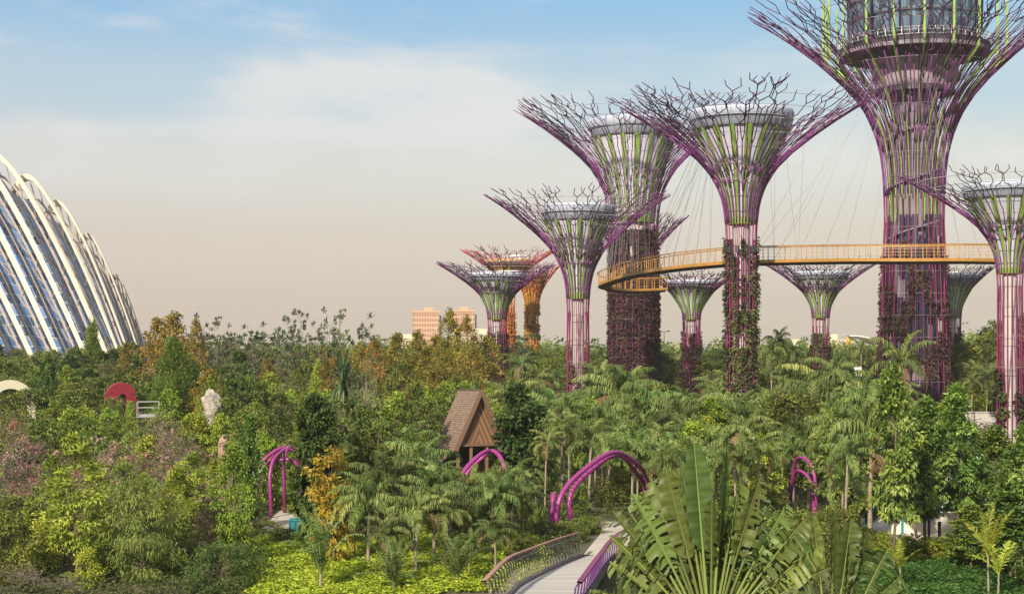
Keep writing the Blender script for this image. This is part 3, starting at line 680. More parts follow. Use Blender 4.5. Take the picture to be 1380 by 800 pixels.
# ------------------------------------------------------------------ magenta arches
M['arch'] = mat('magenta_arch_paint', (.30, .035, .20), .42, var=.12, vscale=1.5, spec=.5)
def smooth_poly(pts, r=3): return catmull(pts, r)
def arch(label, ribs, wires=True, rad=.16):
    base = np.array(ribs[0][0], float); t = thing('trellis_arch', label, 'garden arch', tuple(base), 0, 'magenta trellis arches')
    for r in ribs:
        p = np.array([tuple(q) for q in r], float) - base; pp = [p[0]]
        for i in range(1, len(p) - 1):     # rounded bends
            a, b = p[i] + (p[i - 1] - p[i]) * .42, p[i] + (p[i + 1] - p[i]) * .42
            for u in np.linspace(0, 1, 5): pp.append((1 - u) ** 2 * a + 2 * u * (1 - u) * p[i] + u * u * b)
        pp.append(p[-1]); mb = MB(); mb.tube(pp, rad, 9); part('bent_tube', mb, M['arch'], t, True)
    if wires:
        mb = MB(); a, b = [np.array([tuple(q) for q in r], float) - base for r in ribs[:2]]
        for i in range(len(a) - 1):
            for f in np.linspace(.1, .9, 5): mb.tube([a[i] * (1 - f) + a[i + 1] * f, b[i] * (1 - f) + b[i + 1] * f], .022, 4)
        part('tie_rods', mb, M['arch'], t)
    return t
def A_(px, py, d): return P(px, py, d)
def toground(px, d): x, y = XY(px, d); return Vector((x, y, gz(x, y) - .1))
arch('tall magenta arch of twin tubes where the boardwalk meets the path', [
    [toground(748, 87), A_(752, 672, 87), A_(771, 645, 88), A_(815, 611, 91), A_(836, 608, 93), A_(862, 627, 96), A_(872, 640, 98), toground(878, 99)],
    [toground(771, 90), A_(766, 668, 90), A_(782, 645, 91), A_(818, 616, 94), A_(838, 611, 96), A_(858, 637, 99), A_(868, 650, 101), toground(874, 102)],
    [toground(741, 88), A_(744, 690, 88), A_(746, 664, 88.3)]], True, .15)
arch('magenta pergola of crossing tubes beside the paved plaza', [
    [toground(365, 101), A_(363, 622, 101), A_(386, 602, 104), A_(405, 612, 107), toground(408, 109)],
    [toground(384, 104), A_(382, 618, 103), A_(388, 601, 104), A_(374, 612, 106), toground(371, 107)],
    [toground(346, 103), A_(348, 624, 103), A_(378, 601.5, 104), A_(402, 603, 105), A_(412, 620, 106), toground(414, 106.5)],
    [A_(346, 654, 104.2), A_(350, 634, 104.2), A_(364, 620, 104.1), A_(380, 603, 104), A_(398, 608, 104.6), A_(409, 606, 105.2)],
    [A_(350, 632, 104.5), A_(366, 622, 104.5), A_(390, 617, 104.2), A_(404, 628, 104.2), toground(406, 104.4)]], False, .125)
arch('magenta arch crossing in front of the shingled hut', [
    [toground(612, 98), A_(618, 640, 98), A_(650, 608, 100), A_(668, 607, 102), A_(690, 618, 104), toground(694, 105)],
    [toground(622, 101), A_(624, 640, 101), A_(652, 614, 102), A_(665, 605, 101), A_(680, 622, 99), toground(690, 98)]], False, .15)
arch('magenta arch behind palms right of the traveller palm', [
    [toground(1097, 94), A_(1096, 655, 94), A_(1086, 637, 95), A_(1070, 631, 97), toground(1062, 99)],
    [toground(1100, 96), A_(1099, 636, 96), A_(1086, 616, 97), A_(1070, 616, 99), toground(1064, 101)]], False, .11)
arch('short bit of magenta tubing showing left of the hut roof', [
    [toground(566, 140), A_(566, 572, 140), A_(580, 580, 140), A_(592, 587, 141), toground(597, 142)],
    [toground(564, 142), A_(564, 570, 142), A_(582, 576, 142.5), A_(596, 584, 143), toground(600, 144)]], False, .15)
arch('two magenta tubes showing behind the tree right of the hut', [
    [toground(708, 140), A_(711, 563, 140), A_(724, 568, 141), A_(733, 575, 142), toground(738, 143)],
    [toground(706, 142), A_(710, 568, 142), A_(726, 574, 142.5), A_(734, 581, 143), toground(739, 144)]], False, .15)

# ------------------------------------------------------------------ boardwalk
def boardwalk():
    L_ = [(668, 830, 50), (692, 800, 55), (705, 788, 58.5), (733, 773, 65), (762, 759, 71), (788, 749, 76)]
    Rr = [(765, 830, 50.5), (785, 800, 55.5), (797, 783, 59.5), (808, 766, 66), (821, 752, 72), (834, 743, 77)]
    l = catmull([P(*c) for c in L_], 8); r = catmull([P(*c) for c in Rr], 8)
    t = thing('boardwalk', 'timber boardwalk bridge with slanting balusters and a rosy handrail', 'footbridge', tuple((l[20] + r[20]) / 2)); o0 = np.array(t.location); l = l - o0; r = r - o0
    ll, rr_ = resample(l, .16), None; n = len(ll)
    rr_ = np.stack([np.interp(np.linspace(0, 1, n), np.linspace(0, 1, len(r)), r[:, k]) for k in range(3)], -1)
    mb = MB()
    for i in range(n - 1):
        f = .92; a, b, c, d = ll[i], rr_[i], rr_[i] + (rr_[i + 1] - rr_[i]) * f, ll[i] + (ll[i + 1] - ll[i]) * f
        v = np.array([a, b, c, d]); lo = v - [0, 0, .06]; mb.add(np.concatenate([v, lo]), [[0, 1, 2, 3], [7, 6, 5, 4], [0, 4, 5, 1], [1, 5, 6, 2], [2, 6, 7, 3], [3, 7, 4, 0]], tone=np.full(8, rnd.random()))
    part('deck_boards', mb, M['deck'], t)
    mb = MB()
    for e, s in ((ll, 1), (rr_, -1)):
        f = offset(e, s * .10); q = offset(e, s * .02)
        ribbon(mb, f + [0, 0, .12], f - [0, 0, .45]); ribbon(mb, q + [0, 0, .12], f + [0, 0, .12]); ribbon(mb, q - [0, 0, .45], q + [0, 0, .12])
    part('edge_girder', mb, M['deckedge'], t)
    for e, s, nm, rail, bal in ((ll, 1, 'left', M['rosewood'], M['baluster']), (rr_, -1, 'right', M['magenta'], M['baluster2'])):
        top = offset(e, s * .42) + [0, 0, 1.2]; mid = offset(e, s * .26) + [0, 0, 1.0]
        mb = MB()
        tw = np.stack([top], 0)[0]; a1, a2 = offset(e, s * .32) + [0, 0, 1.21], offset(e, s * .50) + [0, 0, 1.19]
        ribbon(mb, a1, a2); ribbon(mb, a2, a2 - [0, 0, .07]); ribbon(mb, a2 - [0, 0, .07], a1 - [0, 0, .07]); ribbon(mb, a1 - [0, 0, .07], a1); part('handrail', mb, rail, t)
        mb = MB(); mb.tube(mid, .022, 5); mb.tube(offset(e, s * .14) + [0, 0, .16], .022, 5); part('rail_rod', mb, M['rod'], t)
        idx = np.arange(1, n - 1, 5 if s > 0 else 8)
        for i in idx:
            mb = MB(); a = offset(e, s * .12)[i] + [0, 0, .0]; b = mid[i]; c = top[i] - [0, 0, .06]; bw_ = .06 if s > 0 else .035
            mb.beam(a, b, bw_, .06); mb.beam(b, c, bw_, .055)
            part('baluster', mb, bal, t)
    mb = MB()
    for i in (8, n // 3, n // 2, n * 3 // 4):
        for e in (ll, rr_):
            q = e[i] + (rr_[i] + ll[i] - 2 * e[i]) * .12; g = gz(q[0] + o0[0], q[1] + o0[1]) - o0[2] - .3
            if q[2] - .45 > g: mb.tube([(q[0], q[1], g), (q[0], q[1], q[2] - .4)], .12, 8)
    part('support_post', mb, M['deckedge'], t)
    x0, y0 = l[-1][:2] + o0[:2]; x1, y1 = r[-1][:2] + o0[:2]
    CLEAR.append([(l[0][0] + o0[0] - .6, 48), (r[0][0] + o0[0] + .6, 48), (x1 + .5, y1 + .5), (x0 - .5, y0 + .5)])
    # the path carries on over the rise
    mid = [((x0 + x1) / 2, (y0 + y1) / 2 - .1)] + [XY(px, d) for px, d in ((822, 81), (831, 87), (830, 92), (822, 97))]
    pl = resample(catmull([(a, b, 0) for a, b in mid], 6), 1.2); A, B = offset(pl, .95), offset(pl, -.95)
    for e in (A, B): e[:, 2] = gza(e[:, 0], e[:, 1]) + .035
    mb = MB(); ribbon(mb, B, A); structure('path', mb, M['paving']); CLEAR.append([tuple(q[:2]) for q in offset(pl, 1.4)] + [tuple(q[:2]) for q in offset(pl, -1.4)[::-1]])
M['deck'] = tone_mat('grey_deck_boards', (.36, .34, .31), (.50, .47, .43), .75)
M['deckedge'] = mat('plum_grey_girder', (.13, .10, .13), .5, var=.2)
M['rosewood'] = mat('rosy_timber_rail', (.38, .19, .15), .6, var=.25, vscale=2)
M['baluster'] = mat('grey_plum_baluster', (.15, .13, .13), .5)
M['baluster2'] = mat('purple_baluster', (.09, .03, .13), .45)
M['rod'] = mat('steel_rod', (.45, .42, .38), .35, .6)
boardwalk()

# ------------------------------------------------------------------ things in the left garden
def tent_arch(label, px, top, d, wpx, col, band, yb=585):
    s = d / F; X, Y = XY(px, d); h = ZH(top, d); hw = wpx * s / 2; t = thing('arched_shelter', label, 'shelter', (X, Y, 0), .35)
    mb = MB(); n = 26; o, i_ = [], []
    th = np.linspace(0, math.pi, n); r = band * s; zs = max(.1, h - hw)
    def prof(hw_, h_, y): 
        pts = [(-hw_, y, 0)] + [(-hw_ * math.cos(a), y, zs + (h_ - zs) * math.sin(a)) for a in th] + [(hw_, y, 0)]; return np.array(pts)
    a, b, a2, b2 = prof(hw, h, -1.2), prof(hw - r, h - r, -1.2), prof(hw, h, 1.2), prof(hw - r, h - r, 1.2)
    ribbon(mb, a, b); ribbon(mb, a2, a); ribbon(mb, b, b2); ribbon(mb, b2, a2); part('arch_band', mb, col, t, False); return t
tent_arch('cream arched shelter half out of the photo at the left edge', 14, 512, 150, 64, mat('cream_fabric', (.55, .51, .38), .7), 11)
t = tent_arch('crimson red arched shelter among the trees', 163, 515, 150, 40, mat('crimson_fabric', (.20, .012, .026), .6, var=.15), 15)
mb = MB(); mb.box((0, .9, 1.2), (3.0, .1, 2.4)); mb.box((1.1, -1.0, 1.6), (.35, .1, 1.2)); part('back_panel', mb, mat('purple_panel', (.25, .07, .28), .6), t)
def frame_pavilion():
    X, Y = XY(200, 140); t = thing('white_frame_stand', 'white pipe frame platform with a blue panel beside the crimson shelter', 'platform', (X, Y, 0), .2)
    wm = mat('white_pipe', (.36, .36, .36), .5); mb = MB(); H = ZH(541, 140)
    for x in (-1.0, 1.0):
        for y in (-.8, .8): mb.tube([(x, y, 0), (x, y, H)], .035, 6)
    for z in (H, H - .55): 
        for y in (-.8, .8): mb.tube([(-1, y, z), (1, y, z)], .028, 5)
        for x in (-1, 1): mb.tube([(x, -.8, z), (x, .8, z)], .028, 5)
    part('pipe_frame', mb, wm, t)
    mb = MB(); mb.box((0, 0, H - 1.3), (2.2, 1.8, .25)); part('platform_deck', mb, wm, t)
    mb = MB(); mb.box((.7, -.7, H - 2.3), (.9, .08, 1.3)); part('blue_panel', mb, mat('slate_blue_panel', (.10, .12, .22), .5), t)
frame_pavilion()
def rock(label, px, top, bot, wpx, d, m, seed, name='boulder', smooth=False, ellip=False):
    rg = np.random.default_rng(seed); s = d / F; X, Y = XY(px, d); zt = ZH(top, d); zb = max(-.2, ZH(bot, d)); hw = wpx * s / 2
    import bmesh
    bm = bmesh.new(); bmesh.ops.create_icosphere(bm, subdivisions=4 if ellip else 3, radius=1)
    ks = rg.normal(0, 1, (10, 3)); ph = rg.uniform(0, 6, 10)
    for v in bm.verts:
        p = np.array(v.co); 
        if ellip:
            q = p.copy(); q[2] = math.copysign(abs(p[2]) ** .7, p[2]); f = 1
            w_ = (1 - .12 * max(0, p[2])); v.co = (q[0] * hw * w_, q[1] * hw * .6 * w_, q[2] * (zt - zb) / 2 + (zt + zb) / 2)
        else:
            f = 1 + sum(.16 * abs(math.sin(3.2 * p @ k + a)) for k, a in zip(ks, ph)) / 1.3 - .62
            v.co = (p[0] * hw * f * (1.12 - .22 * p[2]), p[1] * hw * f * .8, p[2] * (zt - zb) / 2 * f + (zt + zb) / 2)
    me = bpy.data.meshes.new(name); bm.to_mesh(me); bm.free(); me.materials.append(m)
    for p in me.polygons: p.use_smooth = ellip
    o = link(name, me, None, (X, Y, 0)); tag(o, label, 'sculpture' if ellip else 'rock')
wr = mat('white_limestone', (.42, .37, .32), .9, var=.6, vscale=1.4, bump=1.0, bscale=3)
rock('large craggy white rock standing among shrubs', 284, 528, 572, 25, 135, wr, 3)
rock('small pointed white rock above the large craggy one', 272, 501, 517, 7, 165, wr, 5)
rock('pink brown rounded standing stone among pink blossom', 304, 585, 622, 21, 112, mat('pink_brown_stone', (.34, .22, .16), .85, var=.2, bump=.2), 9, 'standing_stone', ellip=True)
def small_sign():
    X, Y = XY(214, 118); t = thing('notice_stand', 'small red and dark grey stand deep in the pink shrubs', 'stand', (X, Y, 0), .3)
    mb = MB(); mb.box((-.35, 0, 1.4), (.28, .3, 2.8)); part('red_post', mb, mat('red_paint', (.38, .03, .025), .6), t)
    mb = MB(); mb.box((.2, .05, 1.45), (.6, .4, 2.5)); mb.box((.2, .05, 2.85), (.4, .3, .3)); part('grey_box', mb, mat('grey_box', (.10, .11, .13), .6), t)
small_sign()
teal = mat('teal_paint', (.015, .17, .20), .5, var=.2, vscale=2)
def planter(px0, px1, d, label):
    x0, y0 = XY(px0, d); x1, _ = XY(px1, d); t = thing('teal_box', label, 'planter', ((x0 + x1) / 2, y0, .02), 0, 'teal boxes on the plaza'); w_ = x1 - x0
    mb = MB(); mb.box((0, 0, .42), (w_, 1.0, .80)); part('body', mb, teal, t)
    mb = MB(); mb.box((0, 0, .85), (w_ + .08, 1.08, .06)); part('lid', mb, mat('teal_lid', (.03, .24, .27), .5), t)
    mb = MB()
    for x in np.linspace(-w_ / 2 + .05, w_ / 2 - .05, 4): mb.box((x, -.52, .42), (.05, .04, .78))
    part('battens', mb, mat('dark_teal', (.01, .09, .11), .5), t)
planter(391, 416, 93, 'larger teal box on the plaza, nearer the lawn'); planter(419, 441, 92, 'smaller teal box behind the yellow leaved tree')

# ------------------------------------------------------------------ right court
def hoarding():
    X, Y = XY(1255, 92); t = thing('teal_framed_hoarding', 'long white hoarding with a teal top rail behind the broadleaf trees', 'hoarding', (X, Y, 0), -.05)
    w_ = (1345 - 1168) * 92 / F; h = 1.6
    mb = MB(); mb.box((w_ * .1, 0, .72), (w_ * .8, .12, 1.4)); part('panel', mb, mat('off_white_panel', (.68, .64, .56), .7, var=.12, vscale=.8), t)
    mb = MB(); mb.box((0, -.02, h), (w_, .22, .22)); mb.box((-w_ / 2 + .1, -.02, h / 2), (.2, .2, h)); mb.box((-w_ * .22, -.02, h / 2), (.14, .2, h)); mb.box((0, -.02, h + .55), (w_, .06, .06)); 
    for x in np.linspace(-w_ / 2 + .1, w_ / 2 - .1, 12): mb.box((x, -.02, h + .3), (.06, .06, .5))
    part('rail', mb, mat('teal_rail', (.02, .22, .24), .5), t)
    X, Y = XY(1124, 105); t = thing('gate_post', 'dark plum gate frame behind the traveller palm', 'gate', (X, Y, 0), .1)
    mb = MB(); mb.box((-.5, 0, 1.5), (.22, .22, 3)); mb.box((.5, 0, 1.5), (.22, .22, 3)); mb.box((0, 0, 2.9), (1.4, .24, .25)); part('frame', mb, mat('plum_frame', (.05, .03, .06), .5), t)
    for k, (px, d) in enumerate(((1172, 100), (1180, 100), (1188, 101), (1246, 88), (1252, 88), (1266, 86))):
        X, Y = XY(px, d); t = thing('bollard', 'thin black bollard by the white hoarding', 'bollard', (X, Y, 0), 0, 'black bollards by the hoarding')
        mb = MB(); mb.tube([(0, 0, 0), (0, 0, 1.5)], .09, 8); mb.lathe([(.10, 1.36), (.115, 1.38), (.115, 1.44), (.1, 1.46)], 10); part('shaft', mb, M['clamp'], t)
        mb = MB(); mb.lathe([(.12, 1.5), (.12, 1.56), (.01, 1.6)], 10); part('cap', mb, M['clamp'], t)
    # far right: low concrete wall, kiosk and rail
    X, Y = XY(1320, 205); t = thing('concrete_wall', 'low grey concrete wall left of the white shafted supertree', 'wall', (X, Y, 0), 0)
    mb = MB(); mb.box((0, 0, 1.1), (7.5, .5, 2.2)); part('wall_body', mb, M['concrete'], t); mb = MB(); mb.box((0, 0, 2.25), (7.8, .7, .14)); part('coping', mb, M['concrete'], t)
    X, Y = XY(1308, 246); t = thing('kiosk', 'small flat roofed kiosk beyond the low concrete wall', 'kiosk', (X, Y, 0), .1)
    mb = MB(); mb.box((0, 0, 1.5), (4, 3, 3)); part('wall', mb, M['cream'], t); mb = MB(); mb.box((0, 0, 3.12), (5.4, 4, .24)); part('roof', mb, M['concrete'], t); mb = MB(); mb.box((-.6, -1.52, 1.0), (.9, .06, 2.0)); part('door', mb, M['shade_and_door_blue'], t)
    X, Y = XY(1316, 222); t = thing('rail_fence', 'thin metal rail fence along the sandy bank', 'fence', (X, Y, 0), 0)
    mb = MB()
    for x in np.linspace(-3.6, 3.6, 13): mb.tube([(x, 0, 0), (x, 0, 1.3)], .05, 5)
    part('post', mb, M['clamp'], t); mb = MB(); mb.tube([(-3.7, 0, 1.3), (3.7, 0, 1.3)], .05, 5); mb.tube([(-3.7, 0, .7), (3.7, 0, .7)], .03, 5); part('rail', mb, M['clamp'], t)
    X, Y = XY(1156, 190); t = thing('white_board', 'blank white board on legs among palms under the skyway', 'board', (X, Y, 0), .1)
    zt, zb = ZH(494, 190), ZH(508, 190)
    mb = MB(); mb.box((0, 0, (zt + zb) / 2), (.95, .1, zt - zb)); part('panel', mb, mat('white_board_paint', (.8, .8, .78), .6), t)
    mb = MB(); [mb.tube([(x, .08, 0), (x, .08, zt - .1)], .05, 6) for x in (-.35, .35)]; part('leg', mb, M['clamp'], t)
hoarding()

# ------------------------------------------------------------------ evening haze
def haze():
    mb = MB(); mb.box((0, 1100, 44), (3200, 2600, 92)); m = bpy.data.materials.new('haze_air'); m.use_nodes = True; t = m.node_tree; t.nodes.clear()
    o = t.nodes.new('ShaderNodeOutputMaterial'); v = t.nodes.new('ShaderNodeVolumePrincipled'); v.inputs['Color'].default_value = (1.0, .93, .84, 1); v.inputs['Density'].default_value = .00016; v.inputs['Anisotropy'].default_value = .2
    t.links.new(v.outputs[0], o.inputs['Volume']); q = link('haze', mb.mesh('haze', m)); tag(q, 'thin warm evening haze over the whole garden', 'haze', None, 'stuff')
haze()
# ------------------------------------------------------------------ plants: one of each kind, several growth forms
LM = {
 'dry': leaf_mat('dry_brown_frond', (.12, .08, .035), (.20, .14, .065), (.28, .21, .11), .2, gain=.95),
 'green': leaf_mat('green_leaves', (.038, .058, .012), (.095, .122, .024), (.19, .21, .045)),
 'deep': leaf_mat('deep_green_leaves', (.018, .038, .010), (.045, .080, .018), (.11, .15, .035)),
 'olive': leaf_mat('olive_leaves', (.06, .065, .024), (.125, .125, .045), (.20, .19, .08)),
 'fresh': leaf_mat('fresh_green_leaves', (.07, .10, .014), (.15, .195, .022), (.26, .30, .045), gain=1.65),
 'lime': leaf_mat('lime_leaves', (.11, .17, .012), (.25, .32, .025), (.38, .43, .06), .3, gain=1.3),
 'feather': leaf_mat('feathery_leaves', (.075, .105, .022), (.15, .19, .04), (.25, .28, .07)),
 'conifer': leaf_mat('conifer_leaves', (.05, .07, .012), (.095, .13, .02), (.16, .18, .03), .2),
 'yellow': leaf_mat('amber_yellow_leaves', (.20, .15, .02), (.42, .28, .03), (.50, .40, .08), .3, hv=.012, vv=.1, gain=1.25),
 'gold': leaf_mat('golden_green_leaves', (.08, .085, .016), (.19, .155, .028), (.36, .24, .05), .3, hv=.022, gain=1.4),
 'palm': leaf_mat('palm_leaves', (.030, .052, .012), (.078, .11, .026), (.19, .22, .07), .22, .55, spec=.22, vv=.3, hv=.025),
 'palmlight': leaf_mat('light_palm_leaves', (.045, .075, .016), (.11, .155, .035), (.21, .25, .075), .24, .55),
 'sword': leaf_mat('sword_leaves', (.02, .035, .014), (.04, .065, .024), (.08, .11, .04), .15, .4),
 'pink': leaf_mat('pink_blossom', (.24, .06, .09), (.34, .15, .17), (.42, .26, .25), .3, gain=1.3),
 'coral': leaf_mat('coral_blossom', (.27, .05, .06), (.36, .12, .11), (.42, .22, .18), .3, gain=1.3),
 'paddle': leaf_mat('paddle_leaves', (.038, .062, .016), (.085, .118, .024), (.17, .21, .055), .3, .45, vv=.35, hv=.02, spec=.3, gain=1.3),
 'under': leaf_mat('undergrowth_leaves', (.03, .045, .012), (.075, .095, .024), (.16, .17, .05), gain=.95),  # lower gain puts the dark of shaded gaps into the leaf colour
 'cover': leaf_mat('dark_ground_cover', (.03, .065, .012), (.06, .115, .02), (.11, .17, .035), gain=1.15),
}
def profile(kind, u):
    if kind == 'round': return np.sqrt(np.clip(1 - (2 * u - 1) ** 2, 0, 1)) ** .8
    if kind == 'cone': return np.clip(1 - u, 0, 1) ** .75 * np.clip(u * 6, .3, 1)
    if kind == 'oval': return np.clip(np.sin(math.pi * np.clip(u * .93 + .07, 0, 1)), 0, 1) ** .6 * (1.05 - .45 * u)
    if kind == 'column': return np.clip(np.minimum(u * 8 + .4, 1), 0, 1) * np.clip((1 - u) * 5, .05, 1) ** .6
    if kind == 'vase': return .25 + .75 * np.clip(u * 1.3, 0, 1) * np.clip((1 - u) * 4, .15, 1) ** .5
    return np.ones_like(u)
def make_tree(seed, H, R, base, kind, nc, nl, Ll, Lw, cr, tr, leaf, wood='bark', up=.25, hang=.2, limbs=26, stems=1, twigs=0, flowers=None, tonespread=.22, squash=.75, lobes=.3):
    rg = np.random.default_rng(seed); wm, lm = MB(), MB()
    zb = base * H
    tp = []
    for s in range(stems):
        k = 9; a = rg.uniform(0, 6.28); sp = (0 if stems == 1 else R * rg.uniform(.15, .45))
        z = np.linspace(0, H * (.93 if stems == 1 else rg.uniform(.6, .9)), k); q = np.zeros((k, 3)); q[:, 2] = z
        wob = np.cumsum(rg.normal(0, H * .008, (k, 2)), 0); wob -= wob[0]; q[:, :2] = wob + np.outer(np.linspace(0, 1, k) ** 1.2, [math.cos(a) * sp, math.sin(a) * sp]) 
        if stems > 1: q[:, :2] += np.array([math.cos(a), math.sin(a)]) * .12
        wm.tube(q, tr * (1 if stems == 1 else .6) * np.linspace(1, .12, k), 7, tone=.5); tp.append(q)
    # clump centres
    u = rg.random(nc) ** (.85 if kind == 'cone' else 1) ; th = rg.uniform(0, 2 * math.pi, nc)
    lob = 1 + lobes * np.sin(th * 3 + rg.uniform(0, 6) + u * 7) * .6 + lobes * np.sin(th * 2 - u * 11 + rg.uniform(0, 6)) * .5 + rg.normal(0, .10, nc)
    rho = R * profile(kind, u) * lob * np.sqrt(rg.uniform(.18, 1, nc))
    c = np.stack([rho * np.cos(th), rho * np.sin(th), zb + u * (H - zb)], -1)
    main = tp[0]
    c[:, 0] += np.interp(c[:, 2], main[:, 2], main[:, 0]); c[:, 1] += np.interp(c[:, 2], main[:, 2], main[:, 1])
    for i in rg.choice(nc, min(limbs, nc), replace=False):
        q = tp[rg.integers(len(tp))]; e = c[i]; zs = max(.12 * H, min(e[2] - abs(rho[i]) * rg.uniform(.4, .9), q[-1, 2] * .95)); 
        b = np.array([np.interp(zs, q[:, 2], q[:, 0]), np.interp(zs, q[:, 2], q[:, 1]), zs])
        m_ = (b + e) / 2 + [0, 0, -.05 * H * rg.uniform(0, 1)] + rg.normal(0, .03 * H, 3)
        tt = np.linspace(0, 1, 6)[:, None]; p = (1 - tt) ** 2 * b + 2 * tt * (1 - tt) * m_ + tt ** 2 * e
        wm.tube(p, tr * .36 * np.linspace(1, .2, 6) * (1 - .6 * zs / H), 5, tone=.5)
        for _ in range(twigs):
            d = nrm(rg.normal(0, 1, 3) + [0, 0, .8] + (e - b) / max(np.linalg.norm(e - b), .1)); l = R * rg.uniform(.25, .6); s0 = p[rg.integers(2, 6)]
            wm.tube([s0, s0 + d * l * .5 + rg.normal(0, .04, 3), s0 + d * l + rg.normal(0, .08, 3)], [tr * .12, tr * .09, tr * .05], 3, caps=False, tone=.5)
    ct = np.clip(rg.normal(.5, tonespread, nc), 0, 1)
    idx = np.repeat(np.arange(nc), nl); n = len(idx)
    csz = cr * rg.uniform(.6, 1.3, nc)
    off = nrm(rg.normal(0, 1, (n, 3))) * (rg.random(n) ** .5)[:, None] * csz[idx][:, None] * [1, 1, squash]
    pos = c[idx] + off
    outw = nrm(off * [1, 1, .6] + (c[idx] - [0, 0, zb + (H - zb) * .4]) * [.3, .3, .15])
    d = outw * .8 + rg.normal(0, .55, (n, 3)) - [0, 0, hang]
    nn = np.array([0, 0, 1.]) * (1 + up) + outw * .5 + rg.normal(0, .5, (n, 3))
    lm.leaves(pos, d, nn, Ll * rg.uniform(.65, 1.25, n), Lw * rg.uniform(.7, 1.2, n), np.clip(ct[idx] + rg.normal(0, .08, n), 0, 1))
    ms = [('trunk', wm.mesh('trunk', M[wood], True)), ('crown', lm.mesh('crown', LM[leaf]))]
    if flowers:
        fm, nf = MB(), flowers[1]; ci = rg.integers(0, nc, nf); k = 14
        ii = np.repeat(ci, k); n = len(ii); top = c[ii] + np.repeat(nrm(rg.normal(0, 1, (nf, 3)) + [0, 0, .6]) * cr * 1.0, k, 0) + rg.normal(0, .12, (n, 3))
        fm.leaves(top, rg.normal(0, 1, (n, 3)), rg.normal(0, 1, (n, 3)) + [0, 0, .5], rg.uniform(.10, .2, n), rg.uniform(.08, .15, n), np.clip(np.repeat(rg.random(nf), k) + rg.normal(0, .15, n), 0, 1)); ms.append(('blossom', fm.mesh('blossom', LM[flowers[0]])))
    return dict(parts=ms, H=H, R=R)

def make_palm(seed, th, nf, fl, e0=(15, 80), bend=1.9, ll=.55, lw=.07, leaf='palm', tr=.11, droop=.9, nleaf=26, plume=False, wood='pale_bark', lean=.03, crownshaft=True, dry=0):
    rg = np.random.default_rng(seed); wm, lm, sm, dm = MB(), MB(), MB(), MB()
    k = 10; a = rg.uniform(0, 6.28); z = np.linspace(0, th, k); q = np.zeros((k, 3)); q[:, 2] = z
    q[:, :2] = np.outer(np.linspace(0, 1, k) ** 2, [math.cos(a), math.sin(a)]) * th * lean + rg.normal(0, .012, (k, 2))
    wm.tube(q, tr * np.interp(np.linspace(0, 1, k), [0, .1, 1], [1.5, 1.0, .8]), 8, tone=.5)
    for zz in np.arange(.3, th, .28): 
        x, y = np.interp(zz, z, q[:, 0]), np.interp(zz, z, q[:, 1]); r = tr * np.interp(zz / th, [0, .1, 1], [1.5, 1.0, .8]); wm.lathe([(r, -.02), (r * 1.12, 0), (r, .02)], 8, (x, y, zz))
    top = q[-1]
    for f in range(nf):
        g = (f + .5) / nf; az = f * 2.39996 + rg.normal(0, .2); el = math.radians(e0[1] + (e0[0] - e0[1]) * g + rg.normal(0, 6)); Lf = fl * rg.uniform(.85, 1.12)
        s = np.linspace(0, 1, 15); ee = el - bend * s ** 1.25 * (0.65 + .5 * g) * rg.uniform(.85, 1.15)
        ds = Lf / 14; h = np.array([math.cos(az), math.sin(az), 0]); p = np.zeros((15, 3)); p[0] = top + h * tr * .5
        for i in range(14): p[i + 1] = p[i] + ds * (h * math.cos(ee[i]) + np.array([0, 0, math.sin(ee[i])]))
        sd_ = np.array([-math.sin(az), math.cos(az), 0]); p += sd_ * (s ** 2)[:, None] * rg.normal(0, .12) * Lf
        dead = f >= nf - dry; lmx = lm
        if dead: lm = dm
        lm.tube(p, np.linspace(.035, .008, 15) * (fl / 2.6), 3, caps=False, tone=.85)
        sl = np.linspace(.10, .99, nleaf); T = np.gradient(p, axis=0); T = nrm(T)
        bp = np.stack([np.interp(sl, s, p[:, c]) for c in range(3)], -1); bt = nrm(np.stack([np.interp(sl, s, T[:, c]) for c in range(3)], -1))
        upv = nrm(np.cross(np.tile(sd_, (nleaf, 1)), bt)); upv *= np.sign(upv[:, 2:3] + 1e-6)
        wl = ll * np.interp(sl, [0, .25, .6, 1], [.55, 1, 1, .35])
        tn = np.clip(rg.normal(.5, .16), 0, 1)
        for side in ((-1, 1) if not plume else (-1, -.3, .3, 1)):
            sv = np.tile(sd_, (nleaf, 1)) * np.sign(side)
            if plume: sv = nrm(sv * abs(side) + upv * rg.uniform(-.3, 1.0, (nleaf, 1)))
            d1 = nrm(bt * rg.uniform(.45, .75, (nleaf, 1)) + sv + upv * rg.uniform(.0, .4, (nleaf, 1)) + rg.normal(0, .10, (nleaf, 3)))
            d2 = nrm(d1 - np.array([0, 0, droop]) * rg.uniform(.6, 1.3, (nleaf, 1)))
            d3 = nrm(d2 - np.array([0, 0, droop * 1.2]))
            l = (wl * rg.uniform(.8, 1.15, nleaf))[:, None]
            P_ = np.stack([bp, bp + d1 * l * .4, bp + d1 * l * .4 + d2 * l * .35, bp + d1 * l * .4 + d2 * l * .35 + d3 * l * .25], 1)
            lm.strips(P_, nrm(np.cross(d1, upv) + rg.normal(0, .25, (nleaf, 3))), np.array([.6, 1, .8, .1]) * lw, np.clip(rg.normal(tn, .14, nleaf), 0, 1))
        lm = lmx
    ms = [('trunk', wm.mesh('trunk', M[wood], True)), ('crown', lm.mesh('crown', LM[leaf]))]
    if dry: ms.append(('dry_frond', dm.mesh('dry_frond', LM['dry'])))
    if crownshaft:
        sm.tube([top - [0, 0, .7], top - [0, 0, .2], top + [0, 0, .15]], [tr * .9, tr * 1.05, tr * .6], 8); ms.append(('crownshaft', sm.mesh('crownshaft', M['shaft'], True)))
    return dict(parts=ms, H=th + fl * .45, R=fl * .62)
